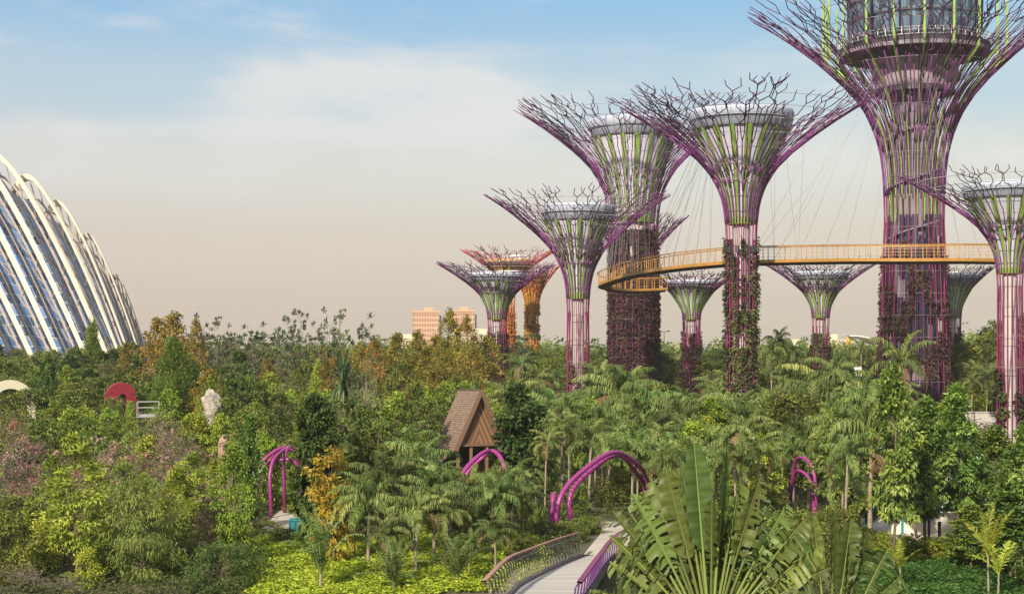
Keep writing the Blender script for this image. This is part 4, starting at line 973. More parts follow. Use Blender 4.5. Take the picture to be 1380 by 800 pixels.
M['shaft'] = mat('green_crownshaft', (.17, .22, .08), .5, var=.2, vscale=3)
def make_sword(seed, th, n, ll, lw, leaf='sword', trunk=True, spread=1.35):
    rg = np.random.default_rng(seed); wm, lm = MB(), MB()
    if trunk: wm.tube([(0, 0, 0), (.05, 0, th * .5), (0, .04, th)], [.2, .16, .15], 8, tone=.5)
    az = rg.uniform(0, 6.28, n); el = math.pi / 2 - spread * rg.random(n) ** .7; L0 = ll * rg.uniform(.7, 1.1, n)
    h = np.stack([np.cos(az), np.sin(az), 0 * az], -1); pts = [np.tile([0, 0, th], (n, 1)).astype(float)]
    for k in range(4):
        e = el - .22 * k ** 1.3; pts.append(pts[-1] + (L0 / 4)[:, None] * (h * np.cos(e)[:, None] + np.array([0, 0, 1.]) * np.sin(e)[:, None]))
    lm.strips(np.stack(pts, 1), np.stack([-np.sin(az), np.cos(az), 0 * az], -1), np.array([.6, 1, .95, .7, .08]) * lw, np.clip(rg.normal(.5, .25, n), 0, 1))
    ms = ([('trunk', wm.mesh('trunk', M['pale_bark'], True))] if trunk else []) + [('crown', lm.mesh('crown', LM[leaf]))]
    return dict(parts=ms, H=th + ll * .9, R=ll * .7)
SP = {}
def spec(nm, obj, cat, desc, protos): SP[nm] = dict(obj=obj, cat=cat, desc=desc, protos=protos)
spec('round', 'broadleaf_tree', 'tree', 'dense green round crowned tree', [make_tree(s, 8, 2.7, .22, 'round', 130, 36, .30, .17, .50, .16, 'green', tonespread=.3) for s in (1, 2, 3)])
spec('deep', 'broadleaf_tree', 'tree', 'dark green dense tree', [make_tree(s, 8, 2.4, .12, 'oval', 150, 42, .32, .19, .50, .16, 'deep', tonespread=.3) for s in (4, 5)])
spec('fresh', 'broadleaf_tree', 'tree', 'fresh light green tree', [make_tree(s, 7, 2.0, .2, 'oval', 110, 38, .28, .16, .50, .12, 'fresh') for s in (6, 7)])
spec('olive', 'broadleaf_tree', 'tree', 'dull olive green tree', [make_tree(s, 7, 2.5, .15, 'round', 140, 36, .24, .11, .50, .14, 'olive', tonespread=.3, twigs=2, stems=2) for s in (8, 9)])
spec('airy', 'broadleaf_tree', 'tree', 'airy open tree with a visible trunk', [make_tree(s, 7.2, 1.7, .26, 'oval', 70, 34, .27, .13, .42, .10, 'fresh', limbs=34, lobes=.5) for s in (10, 11)])
LM['deep2'] = leaf_mat('glossy_green_leaves', (.035, .065, .012), (.085, .14, .022), (.20, .26, .05), .28, .42, spec=.5)
spec('bigleaf', 'broadleaf_tree', 'tree', 'narrow tree with large glossy leaves', [make_tree(s, 12, 1.9, .28, 'oval', 150, 34, .40, .24, .50, .13, 'deep2', limbs=40, lobes=.45, hang=.35) for s in (12, 13, 14)])
spec('column', 'broadleaf_tree', 'tree', 'slender dark leafy column tree', [make_tree(s, 9, 1.15, .12, 'column', 130, 40, .36, .20, .42, .12, 'deep', hang=.6) for s in (15, 16)])
spec('yellowleaf', 'broadleaf_tree', 'tree', 'slender tree full of amber yellow leaves', [make_tree(17, 6.3, 1.1, .10, 'column', 90, 26, .26, .13, .36, .09, 'yellow', hang=.5, limbs=34, lobes=.5)])
spec('gold', 'broadleaf_tree', 'tree', 'golden leaved tree', [make_tree(s, 12, 2.8, .2, 'oval', 130, 32, .36, .20, .65, .15, 'gold', limbs=34, lobes=.4) for s in (18, 19, 20)])
spec('feather', 'feathery_tree', 'tree', 'feathery light green tree', [make_tree(s, 5, 1.9, .06, 'round', 150, 60, .26, .045, .50, .09, 'feather', hang=1.1, stems=2, limbs=40) for s in (21, 22)])
spec('conifer', 'conifer_tree', 'tree', 'broad rounded dark conifer like tree', [make_tree(23, 12, 3.4, .05, 'oval', 240, 60, .42, .10, .75, .2, 'conifer', up=-.3, hang=-.8, squash=1.2, lobes=.18)])
spec('sapling', 'conifer_tree', 'tree', 'slim upright conifer like tree', [make_tree(24, 7, 1.3, .06, 'cone', 130, 46, .32, .10, .42, .1, 'conifer', up=-.3, hang=-.7, squash=1.3)])
spec('bare', 'bare_tree', 'tree', 'sparse bare branched tree', [make_tree(s, 14, 2.2, .45, 'vase', 26, 16, .5, .28, .38, .12, 'sword', 'twig', limbs=26, twigs=2, lobes=.5) for s in (25, 26, 27)])
spec('pink', 'flowering_shrub', 'shrub', 'twiggy shrub with pink blossom', [make_tree(s, 4, 2.1, .22, 'round', 110, 17, .17, .085, .45, .10, 'olive', 'twig', limbs=60, twigs=4, stems=5, flowers=('pink', 34)) for s in (28, 29, 30)])
spec('coral', 'flowering_shrub', 'shrub', 'twiggy shrub with coral red blossom', [make_tree(31, 4, 2.0, .22, 'round', 100, 18, .17, .085, .45, .10, 'olive', 'twig', limbs=60, twigs=4, stems=5, flowers=('coral', 36))])
spec('twiggy', 'twiggy_shrub', 'shrub', 'bare grey twiggy bush', [make_tree(32, 5, 2.0, .2, 'vase', 70, 8, .2, .10, .5, .1, 'olive', 'twig', limbs=70, twigs=5, stems=5)])
spec('bush', 'shrub', 'shrub', 'mid green rounded bush', [make_tree(s, 3, 1.7, .02, 'round', 110, 36, .21, .10, .42, .07, 'green', stems=4) for s in (33, 34)])
LM['lime2'] = leaf_mat('yellow_green_leaves', (.10, .13, .015), (.20, .24, .03), (.34, .37, .06), .33)
spec('limebush', 'shrub', 'shrub', 'yellow green bush', [make_tree(s, 3, 1.5, .02, 'oval', 90, 34, .23, .12, .42, .07, 'lime2', stems=4) for s in (35, 36)])
spec('olivebush', 'shrub', 'shrub', 'grey olive rounded bush', [make_tree(37, 2.4, 2.1, .0, 'round', 150, 40, .16, .07, .42, .07, 'deep', stems=4)])
spec('foxpalm', 'palm_tree', 'palm', 'palm with long drooping fronds', [make_palm(s, 4.2, 20, 2.8, (10, 85), 2.3, .78, .055, 'palm', droop=2.2, nleaf=46, dry=s % 3, lean=.02 + .02 * (s % 4)) for s in (40, 41, 42, 43, 53)])
spec('plumepalm', 'palm_tree', 'palm', 'palm with bushy plumed fronds', [make_palm(s, 5.5, 13, 2.7, (5, 82), 1.9, .55, .055, 'palmlight', droop=1.2, nleaf=34, plume=True) for s in (44, 45, 55)])
spec('tallpalm', 'palm_tree', 'palm', 'tall slim trunked palm', [make_palm(s, 8.0, 13, 2.6, (-10, 80), 2.1, .70, .06, 'palm', droop=1.9, nleaf=38, dry=1) for s in (46, 47, 54)])
spec('lowpalm', 'palm_tree', 'palm', 'low palm of upright arching fronds', [make_palm(s, .7, 14, 3.2, (45, 86), 1.1, .5, .07, 'palm', droop=.5, nleaf=30, crownshaft=False) for s in (48, 49)])
spec('youngpalm', 'palm_tree', 'palm', 'young yellowish palm with stiff fronds', [make_palm(50, 1.2, 7, 1.7, (35, 85), .6, .36, .06, 'lime2', droop=.25, nleaf=20, crownshaft=False, tr=.06)])
spec('fanpalm', 'sword_leaf_palm', 'palm', 'dark sword leaved palm', [make_sword(51, 6.6, 110, 4.2, .30, spread=1.9)])
spec('swordbush', 'sword_plant', 'plant', 'clump of upright sword leaves', [make_sword(52, .1, 60, 2.2, .16, 'palmlight', False, .8)])
# ------------------------------------------------------------------ planting
PL = []          # records of everything planted
def place(sp, px, d, top=None, H=None, wpx=None, var=None, rz=None, desc=None, sink=.05, label=None, force=True):
    S = SP[sp]; pr = S['protos'][rnd.randrange(len(S['protos'])) if var is None else var % len(S['protos'])]
    X, Y = XY(px, d); g = gz(X, Y); h = (ZH(top, d) - g) if top is not None else H
    sz = h / pr['H']; sx = (wpx * d / F / (2 * pr['R'])) if wpx else sz * rnd.uniform(.88, 1.12)
    PL.append(dict(sp=sp, px=px, d=d, X=X, Y=Y, z=g - sink, h=h, sx=sx, sz=sz, R=pr['R'] * sx, pr=pr, rz=rnd.uniform(0, 6.28) if rz is None else rz, desc=desc or S['desc'], label=label, force=force,
                   yt=HOR + (CH - g - h) * F / d, yb=HOR + (CH - g) * F / d))
E = place
# left garden, near to far
E('airy', 105, 74, 590, wpx=105, label='airy tree with a pale bare trunk at the lower left of the garden')
E('feather', 188, 74, 645, wpx=118, label='feathery yellow green bush tree, largest at the lower left'); E('feather', 205, 76, 690, wpx=70)
E('olivebush', 288, 71, 735, wpx=118, label='grey olive rounded bush at the bottom edge beside the lime ground cover')
E('fresh', 315, 79, 600, wpx=62, label='bright yellow green young tree left of the magenta pergola'); E('bigleaf', 337, 84, 562, wpx=34, label='dark slim tree just left of the magenta pergola')
E('column', 423, 83, 536, wpx=48, var=0, label='slender dark leafy tree between the magenta pergola and the yellow leaved tree'); E('yellowleaf', 453, 78, 603, wpx=54, label='amber yellow leaved tree, the only one at the front')
E('deep', 64, 150, 480, wpx=42, label='very dark tree right of the cream shelter'); E('conifer', 236, 150, 462, wpx=84, label='broad rounded conifer like tree above the pipe frame platform')
E('gold', 212, 200, 432, wpx=66, var=0); E('gold', 238, 190, 424, wpx=70, var=1); E('gold', 262, 205, 432, wpx=36, var=2)
E('round', 150, 132, 538, wpx=38); E('fresh', 176, 130, 544, wpx=26); E('round', 22, 135, 563, wpx=60); E('round', 296, 138, 508, wpx=24); E('fresh', 281, 140, 510, wpx=28); E('fresh', 268, 132, 536, wpx=22); E('deep', 262, 160, 490, wpx=30); E('sapling', 334, 150, 510, wpx=36); E('sapling', 125, 240, 437, wpx=34, desc='dark tree top in front of the glass conservatory')
E('limebush', 318, 84, 660, wpx=46); E('bush', 20, 74, 690, wpx=90); E('limebush', 40, 80, 720, wpx=70); E('bush', 250, 80, 720, wpx=70); E('limebush', 232, 76, 740, wpx=60); E('bush', 140, 76, 740, wpx=60)
E('twiggy', 45, 71, 760, wpx=80, desc='dry straw coloured twiggy bush'); E('twiggy', 100, 70, 775, wpx=70, desc='dry straw coloured twiggy bush')
# pink shrub belt
for px, d, top, sp in ((275, 122, 562, 'fresh'), (300, 118, 560, 'fresh'), (90, 120, 555, 'fresh'), (15, 112, 575, 'coral'), (50, 105, 590, 'pink'), (85, 110, 585, 'coral'), (20, 95, 620, 'pink'), (40, 88, 650, 'coral'), (120, 95, 625, 'pink'), (190, 92, 640, 'fresh'), (250, 90, 655, 'pink'), (285, 86, 670, 'pink'), (60, 92, 640, 'twiggy'), (150, 100, 600, 'pink'), (185, 110, 592, 'limebush'), (235, 112, 565, 'olive'), (260, 105, 590, 'twiggy'), (230, 95, 625, 'pink'), (275, 95, 640, 'limebush'), (295, 100, 640, 'coral'), (130, 90, 640, 'twiggy'), (165, 88, 650, 'pink'), (215, 122, 560, 'twiggy'), (110, 105, 570, 'bush'), (255, 122, 560, 'fresh'), (0, 86, 660, 'pink'), (30, 100, 600, 'pink'), (75, 98, 610, 'pink'), (105, 90, 655, 'pink'), (225, 105, 592, 'pink')): E(sp, px, d, top)
# centre trees
E('fanpalm', 463, 140, 452, wpx=46, var=0, label='dark sword leaved palm standing clear among the middle trees')
E('gold', 440, 170, 486, wpx=26, desc='slim pale yellow green tree'); E('fresh', 428, 172, 488, wpx=24, desc='slim pale yellow green tree')
for px, top, d in ((348, 432, 230), (388, 425, 240), (404, 416, 235), (441, 412, 225), (492, 420, 225), (375, 440, 250), (290, 428, 240), (268, 420, 215), (322, 436, 260), (305, 434, 245)): E('bare', px, d, top, wpx=rnd.uniform(24, 38))
E('bare', 458, 222, 418, wpx=22, desc='dead looking pole tree')
for px, top, d in ((610, 420, 200), (632, 428, 210), (585, 455, 190), (560, 448, 200), (530, 452, 195), (508, 460, 190), (655, 455, 215), (600, 460, 180), (570, 470, 175), (640, 470, 185), (487, 470, 200), (545, 476, 165)): E('gold', px, d, top, wpx=rnd.uniform(38, 58))
E('round', 545, 138, 492, wpx=64); E('twiggy', 498, 118, 500, wpx=60); E('twiggy', 455, 110, 545, wpx=50); E('round', 560, 122, 540, wpx=66)
E('swordbush', 642, 150, 492, wpx=30, desc='bright green sword leaf clump behind the hut roof')
E('column', 697, 104, 522, wpx=54, var=1, label='leafy column tree standing just right of the hut')
E('bush', 612, 113, 632, wpx=40); E('bush', 662, 112, 634, wpx=40); E('swordbush', 725, 84, 668, wpx=40, desc='clump of upright green blades beside the tall magenta arch')
# front palms
for i, (px, d, top, sp) in enumerate(((478, 80, 690, 'foxpalm'), (496, 76, 650, 'foxpalm'), (522, 78, 622, 'foxpalm'), (556, 82, 604, 'foxpalm'), (585, 77, 640, 'foxpalm'), (600, 74, 665, 'foxpalm'), (560, 73, 668, 'foxpalm'), (632, 80, 642, 'foxpalm'), (660, 77, 645, 'foxpalm'), (690, 84, 626, 'plumepalm'), (700, 95, 640, 'foxpalm'), (668, 72, 700, 'foxpalm'), (632, 72.5, 720, 'foxpalm'), (520, 72, 700, 'foxpalm'), (540, 92, 575, 'plumepalm'), (582, 92, 625, 'foxpalm'), (498, 90, 600, 'foxpalm'), (606, 84, 636, 'plumepalm'), (722, 103, 612, 'foxpalm'), (705, 80, 655, 'foxpalm'), (562, 96, 612, 'foxpalm'), (656, 90, 650, 'foxpalm'))): E(sp, px, d, top, var=i)
E('lowpalm', 432, 70.5, 722, wpx=78); E('lowpalm', 530, 69.5, 752, wpx=80); E('lowpalm', 615, 69.5, 745, wpx=80)
# middle and right palms
mp_ = ((745, 128, 535), (770, 112, 560), (790, 124, 540), (812, 118, 545), (838, 138, 505), (828, 114, 570), (860, 122, 540), (885, 130, 520), (905, 118, 545), (905, 104, 590), (930, 126, 535), (955, 116, 540), (975, 128, 528), (1000, 118, 538), (1018, 108, 565), (1040, 122, 535), (1062, 112, 540), (1085, 118, 520), (1105, 128, 500), (1128, 118, 480), (1140, 108, 545), (1160, 112, 520), (1090, 104, 575), (1055, 104, 595), (1120, 98, 560), (1145, 92, 555), (1172, 90, 545), (882, 112, 590), (1025, 98, 600), (985, 102, 590), (945, 104, 580), (735, 108, 590), (784, 109, 585), (1192, 118, 515))
for i, (px, d, top) in enumerate(mp_): E(('foxpalm', 'tallpalm', 'fresh', 'plumepalm', 'foxpalm', 'tallpalm', 'plumepalm', 'round', 'foxpalm')[i % 9], px, d, top, var=i)
E('foxpalm', 880, 122, 532, var=1); E('tallpalm', 1048, 190, 446, wpx=30); E('tallpalm', 1070, 230, 458, wpx=30); E('tallpalm', 1040, 175, 455, wpx=30); E('tallpalm', 1160, 230, 458, wpx=34); E('plumepalm', 848, 150, 500, wpx=60)
E('tallpalm', 1210, 100, 462, wpx=66, desc='tall palm top')
E('tallpalm', 705, 190, 478, wpx=40); E('tallpalm', 725, 170, 498, wpx=46); E('tallpalm', 815, 165, 490, wpx=50); E('foxpalm', 690, 150, 520, wpx=60)
# right broadleaf trees
for i, (px, d, top, wp) in enumerate(((1206, 76, 492, 66), (1248, 82, 540, 66), (1288, 84, 522, 62), (1345, 86, 575, 70), (1372, 80, 600, 60), (1236, 90, 560, 60), (1318, 90, 625, 56), (1362, 74, 665, 84), (1310, 77, 680, 60), (1385, 78, 570, 50))): E('bigleaf', px, d, top, wpx=wp, var=i)
E('olive', 1176, 92, 580, wpx=60, desc='dark tree with forked propped trunks'); E('twiggy', 1170, 96, 600, wpx=56)
E('youngpalm', 1213, 70, 742, wpx=44, label='young palm with a red stem on the dark green ground cover'); E('youngpalm', 1332, 69, 712, wpx=54, label='young yellowish palm at the lower right corner'); E('youngpalm', 1345, 68, 745, wpx=50)
for px, d in ((1190, 82), (1222, 81), (1250, 80), (1278, 81), (1170, 84), (1300, 80)): E('limebush', px, d, H=1.3, wpx=rnd.uniform(44, 56), desc='low pale leaved shrub')
for px, d in ((735, 82), (755, 84.5), (772, 86), (796, 88), (716, 79), (700, 75), (780, 82.5)): E('bush', px, d, H=rnd.uniform(.8, 1.3), wpx=40, desc='low green rail side shrub')
for px, d in ((375, 88), (350, 92), (400, 87), (430, 87)): E('bush', px, d, H=.9, wpx=44, desc='low clipped plaza shrub')
for px, d in ((372, 108), (392, 106), (402, 104)): E('limebush', px, d, H=1.0, wpx=36, desc='low orange yellow shrub')
for px, d, top in ((1350, 250, 432), (1372, 245, 428), (1330, 235, 455), (1305, 250, 462), (1360, 200, 490)): E('round', px, d, top)

# free planting in the beds, kept off paths, buildings and the views of the photo
KEEP = [(585, 520, 678, 640, 122), (738, 603, 868, 718, 101), (340, 722, 660, 800, 88), (345, 598, 408, 690, 104), (345, 688, 442, 725, 92), (617, 603, 690, 640, 99), (1058, 612, 1104, 690, 98), (0, 510, 45, 555, 150), (142, 513, 184, 540, 150), (186, 540, 216, 562, 140), (268, 497, 301, 574, 135), (292, 584, 317, 621, 112), (205, 612, 222, 632, 118), (640, 690, 850, 800, 66), (1170, 690, 1340, 735, 92),
 (976, 300, 1022, 542, 180), (817, 300, 890, 552, 255), (763, 400, 797, 522, 195), (657, 430, 684, 512, 255), (1183, 300, 1280, 545, 218), (1343, 380, 1380, 572, 150), (920, 440, 944, 525, 250), (1094, 440, 1119, 500, 262), (1271, 440, 1293, 515, 278), (1285, 530, 1345, 580, 200), (888, 545, 930, 562, 200),
 (0, 200, 186, 462, 320), (555, 415, 650, 455, 1000), (1130, 445, 1182, 466, 600), (568, 574, 592, 588, 140), (712, 563, 735, 582, 140), (1148, 492, 1162, 510, 190), (410, 650, 640, 800, 71), (1040, 640, 1180, 800, 70)]
def pick(px, d):
    r = rnd.random()
    if px < 335:
        if d < 92: return rnd.choices(('bush', 'limebush', 'airy', 'feather', 'fresh', 'pink', 'twiggy'), (3, 3, 2, 1, 2, 3, 1))[0]
        if d < 135: return rnd.choices(('pink', 'twiggy', 'olive', 'limebush', 'airy', 'coral', 'fresh'), (3, 2, 1, 3, 2, 1, 3))[0]
        if d < 220: return rnd.choices(('round', 'olive', 'deep', 'fresh', 'sapling', 'gold'), (4, 3, 2, 3, 1, 1 if 170 < px < 280 else 0))[0]
        return rnd.choices(('round', 'olive', 'deep', 'gold', 'bare'), (4, 3, 2, 1 if 170 < px < 280 else 0, 1))[0]
    if px < 720:
        if d < 100: return rnd.choices(('round', 'bush', 'deep', 'limebush'), (3, 3, 2, 2))[0]
        if d < 190: return rnd.choices(('round', 'olive', 'fresh', 'deep', 'twiggy', 'sapling', 'foxpalm', 'airy'), (3, 2, 5, 1, 2, 1, 1, 4))[0]
        return rnd.choices(('gold', 'round', 'olive', 'bare', 'fresh'), (5 if 470 < px < 660 else 1, 3, 3, 1, 1))[0]
    if px < 1185:
        if d < 150: return rnd.choices(('foxpalm', 'tallpalm', 'bush', 'round', 'plumepalm', 'fresh', 'swordbush'), (4, 3, 2, 2, 3, 2, 1))[0]
        return rnd.choices(('round', 'tallpalm', 'deep', 'foxpalm', 'olive'), (4, 3, 2, 2, 1))[0]
    if d < 150: return rnd.choices(('bigleaf', 'bush', 'round', 'tallpalm'), (3, 2, 2, 2))[0]
    return rnd.choices(('round', 'tallpalm', 'deep', 'fresh'), (4, 3, 2, 1))[0]
HT = {'swordbush': (2, 3.5), 'bush': (1.5, 3.2), 'limebush': (1.5, 3.2), 'pink': (3, 4.6), 'coral': (3, 4.4), 'twiggy': (3, 5), 'feather': (3.5, 5.5), 'foxpalm': (4.2, 6.2), 'plumepalm': (4.5, 6.5), 'tallpalm': (5.5, 7.6), 'airy': (4.5, 7), 'fresh': (4.5, 7.5), 'sapling': (5, 8), 'round': (5.5, 8.5), 'olive': (5, 7.5), 'deep': (5.5, 8.5), 'gold': (7, 10), 'bare': (10, 13), 'bigleaf': (7, 9.5)}
CNT = {}
def scatter(n, d0, d1, sep, far=False):
    for _ in range(n):
        d = math.sqrt(rnd.uniform(d0 * d0, d1 * d1)); px = rnd.uniform(-40, 1420); sp = pick(px, d)
        X, Y = XY(px, d); g = gz(X, Y)
        if any(inpoly(X, Y, c) for c in CLEAR): continue
        if any((X - x) ** 2 + (Y - y) ** 2 < r * r for x, y, r in TREES): continue
        h = rnd.uniform(*HT[sp])
        if d > 170: h = min(13.2, h * (1 + (d - 170) / 260))
        sky = 430 if sp == 'bare' else 472 if 720 < px < 1290 else 462
        h = min(h, ZH(sky + rnd.uniform(0, 14), d) - g)
        pr = SP[sp]['protos'][0]; R = pr['R'] * h / pr['H']
        if any((X - p['X']) ** 2 + (Y - p['Y']) ** 2 < (sep * (R + p['R'])) ** 2 for p in PL): continue
        w_ = R * F / d; yt = HOR + (CH - g - h) * F / d; yb = HOR + (CH - g) * F / d
        bad = False
        for x0, y0, x1, y1, kd in KEEP:
            if d < kd - 1 and px + w_ * .9 > x0 and px - w_ * .9 < x1 and yt < y1 - 2 and yb > y0: bad = True; break
        if bad: continue
        CNT[SP[sp]['obj']] = CNT.get(SP[sp]['obj'], 0) + 1
        place(sp, px, d, H=h, force=False)
scatter(900, 72, 100, .62); scatter(2400, 100, 170, .60); scatter(2600, 170, 260, .58); scatter(1500, 260, 340, .6)

# drop what nothing can be seen of
cell = 4; gw, gh = 1380 // cell + 1, 800 // cell + 1; occ = np.zeros((gh, gw), bool); keep = []
gy, gx = np.mgrid[0:gh, 0:gw]; gx = gx * cell + 2; gy = gy * cell + 2
for p in sorted(PL, key=lambda p: p['d']):
    rx = max(p['R'] * F / p['d'], 3) * .95; y0, y1 = p['yt'], p['yb']; palm = 'palm' in p['sp']
    yc, ry = (y0 + y1) / 2, max((y1 - y0) / 2, 2)
    if palm: ry2 = rx * .8; yc = y0 + ry2; ry = ry2
    if p['sp'] in ('bare', 'twiggy', 'airy'): ry *= .9
    m = ((gx - p['px']) / rx) ** 2 + ((gy - yc) / ry) ** 2 < 1; tot = m.sum(); new = (m & ~occ).sum()
    inframe = p['px'] + rx > 0 and p['px'] - rx < 1380 and y0 < 800
    p['vis'] = new / max(tot, 1)
    if tot and new == 0 or not tot: 
        if not p['force']: continue
    if not p['force'] and (p['vis'] < .09 or not inframe): continue
    keep.append(p)
    if p['sp'] not in ('bare', 'twiggy', 'pink', 'coral'):
        occ |= ((gx - p['px']) / (rx * .8)) ** 2 + ((gy - yc) / (ry * .8)) ** 2 < 1
PL = keep

# ---- labels: look, then the landmark it stands by, then its rank among its like
LAND = [('the conservatory', 95, 440), ('the cream arched shelter', 22, 540), ('the crimson shelter', 160, 548), ('the pipe frame platform', 200, 560), ('the craggy white rock', 284, 548), ('the pink brown standing stone', 304, 604), ('the dark sword leaved palm', 463, 490), ('the magenta pergola', 380, 645), ('the teal boxes', 412, 712), ('the amber yellow tree', 453, 660), ('the left tan tower', 577, 437), ('the right tan tower', 626, 440), ('the shingled hut', 632, 585), ('the column tree beside the hut', 697, 575), ('the tall magenta arch', 800, 650), ('the boardwalk', 720, 765), ('the traveller palm', 950, 680), ('the small purple supertree', 670, 490), ('the bare white supertree trunk', 779, 500), ('the wide dark trunk', 853, 520), ('the clamp collared supertree', 999, 500), ('the middle skyway supertree', 1106, 480), ('the panelled supertree trunk', 1232, 500), ('the right edge supertree', 1361, 520), ('the white hoarding', 1255, 712), ('the grey concrete wall', 1315, 560), ('the white blank board', 1155, 500), ('the banana clump', 1120, 740), ('the grey olive bush', 288, 768), ('the large feathery bush tree', 188, 710), ('the pale trunked airy tree', 105, 680), ('the broad conifer like tree', 236, 505), ('the lime ground cover', 500, 770), ('the dark ground cover', 1250, 775), ('the right arch of the hut', 655, 625)]
LAND = LAND[:-1]
RANK = ['first', 'second', 'third', 'fourth', 'fifth', 'sixth', 'seventh', 'eighth', 'ninth', 'tenth', 'eleventh', 'twelfth', 'thirteenth', 'fourteenth', 'fifteenth', 'sixteenth']
def size_word(p):
    s = SP[p['sp']]; lo, hi = HT.get(p['sp'], (p['h'], p['h'])); return ''
buckets = {}
for p in PL:
    if p['label']: continue
    cx, cyy = p['px'], p['yt'] + min(p['R'] * F / p['d'], (p['yb'] - p['yt']) / 2)
    b = min(LAND, key=lambda l: (l[1] - cx) ** 2 + ((l[2] - cyy) * 1.2) ** 2); dx, dy = cx - b[1], cyy - b[2]
    rel = ('left of' if dx < 0 else 'right of') if abs(dx) > abs(dy) * .8 else ('beyond' if dy < 0 else 'in front of')
    buckets.setdefault((p['desc'], rel, b[0]), []).append(p)
for (ds, rel, lm_), ps in buckets.items():
    ps.sort(key=lambda p: p['px'])
    for i, p in enumerate(ps):
        p['label'] = f'{ds} {rel} {lm_}' + ('' if len(ps) == 1 else (', leftmost' if i == 0 else ', rightmost' if i == len(ps) - 1 else f', {RANK[min(i, 15)]} from left'))
for p in PL:
    S = SP[p['sp']]
    while len(p['label'].replace(',', ' ').split()) > 16:      # keep within sixteen words: drop an adjective
        p['label'] = ' '.join(p['label'].split()[1:])
    o = thing(S['obj'], p['label'], S['cat'], (p['X'], p['Y'], p['z']), p['rz'], {'palm': 'palms of the garden', 'tree': 'trees of the garden', 'shrub': 'shrubs of the garden', 'plant': 'leafy plants of the garden'}[S['cat']])
    o.scale = (p['sx'], p['sx'], p['sz'])
    for nm, me in p['pr']['parts']: link(nm, me, o)
print('PLANTS', len(PL), CNT)

# ------------------------------------------------------------------ big paddle-leaved plants
def paddle_leaf(root, ang, pet, bl, bw, tear, twist, lean, seed, lift=0.0, tip_curl=.25, m_leaf='paddle'):
    """one petiole with its blade: ang from vertical in the fan plane (x right, z up), built in local metres"""
    rg = np.random.default_rng(seed); mb = MB(); a = math.radians(ang); n = 34
    d0 = np.array([math.sin(a), 0, math.cos(a)]); s = np.linspace(0, 1, n); L_ = pet + bl
    sag = np.array([0, 0, -1.]) * (abs(math.sin(a)) * .16 + .02) * L_
    sp = d0 * L_ * s[:, None] + sag * (s ** 2.4)[:, None] + np.array([0, -1., 0]) * lean * L_ * (s ** 2)[:, None]
    mb.tube(sp, np.linspace(.055, .010, n) , 6, tone=.96)
    T = nrm(np.gradient(sp, axis=0)); inpl = nrm(np.cross(T, [0, 1., 0])); perp = np.cross(T, inpl)
    s0 = pet / L_; tw = math.radians(twist)
    k = int(bl / .055); sb = np.linspace(s0, 1, k)
    bp = np.stack([np.interp(sb, s, sp[:, c]) for c in range(3)], -1); ip = np.stack([np.interp(sb, s, inpl[:, c]) for c in range(3)], -1); pp = np.stack([np.interp(sb, s, perp[:, c]) for c in range(3)], -1); tt = np.stack([np.interp(sb, s, T[:, c]) for c in range(3)], -1)
    f = (sb - s0) / (1 - s0); wprof = bw * np.clip(np.interp(f, [0, .05, .2, .5, .8, .93, 1], [.25, .6, .92, 1, .85, .55, .12]), 0, 1)
    base_t = np.clip(rg.normal(.45, .26), .05, .9)
    for sd_ in (-1, 1):
        w_dir = ip * math.cos(tw) * sd_ + pp * (math.sin(tw) * sd_ + .35)
        w_dir = nrm(w_dir); nrmv = nrm(np.cross(tt, w_dir))
        m = 6; cols = []
        # torn: strips sag and turn separately
        cuts = np.cumsum(rg.random(k) < tear) if tear > 0 else np.zeros(k, int)
        dr = rg.normal(0, .5, cuts.max() + 1)[cuts] * min(1, tear * 2.2); sag2 = rg.uniform(0, 1, cuts.max() + 1)[cuts] * min(1, tear * 2.5)
        for j in range(m):
            q = j / (m - 1)
            wave = .02 * np.sin(f * 40 + rg.uniform(0, .5))[:, None] * q
            cols.append(bp + w_dir * (wprof * q)[:, None] + tt * (wprof * q * (.18 + .0 * dr))[:, None] + nrmv * (wprof * (.25 * math.sin(q * 2.2) + dr * q * q))[:, None] * .6 + np.array([0, 0, -1.]) * (wprof * q * q * (.10 + .75 * sag2))[:, None] + nrmv * wave)
        V = np.stack(cols, 1).reshape(-1, 3); Q = []
        for i in range(k - 1):
            if cuts[i] != cuts[i + 1]:
                # split: keep joined near the midrib only
                jmax = 1 if rg.random() < .8 else 3
            else: jmax = m - 1
            for j in range(jmax): Q.append([i * m + j, i * m + j + 1, (i + 1) * m + j + 1, (i + 1) * m + j])
        stripe = np.repeat(np.clip(base_t + .10 * np.sin(np.arange(k) * 1.9) + rg.normal(0, .05, k), 0, .9), m)
        mb.add(V, Q, tone=stripe)
    o = link('leaf', mb.mesh('leaf', LM[m_leaf], True), root); return o
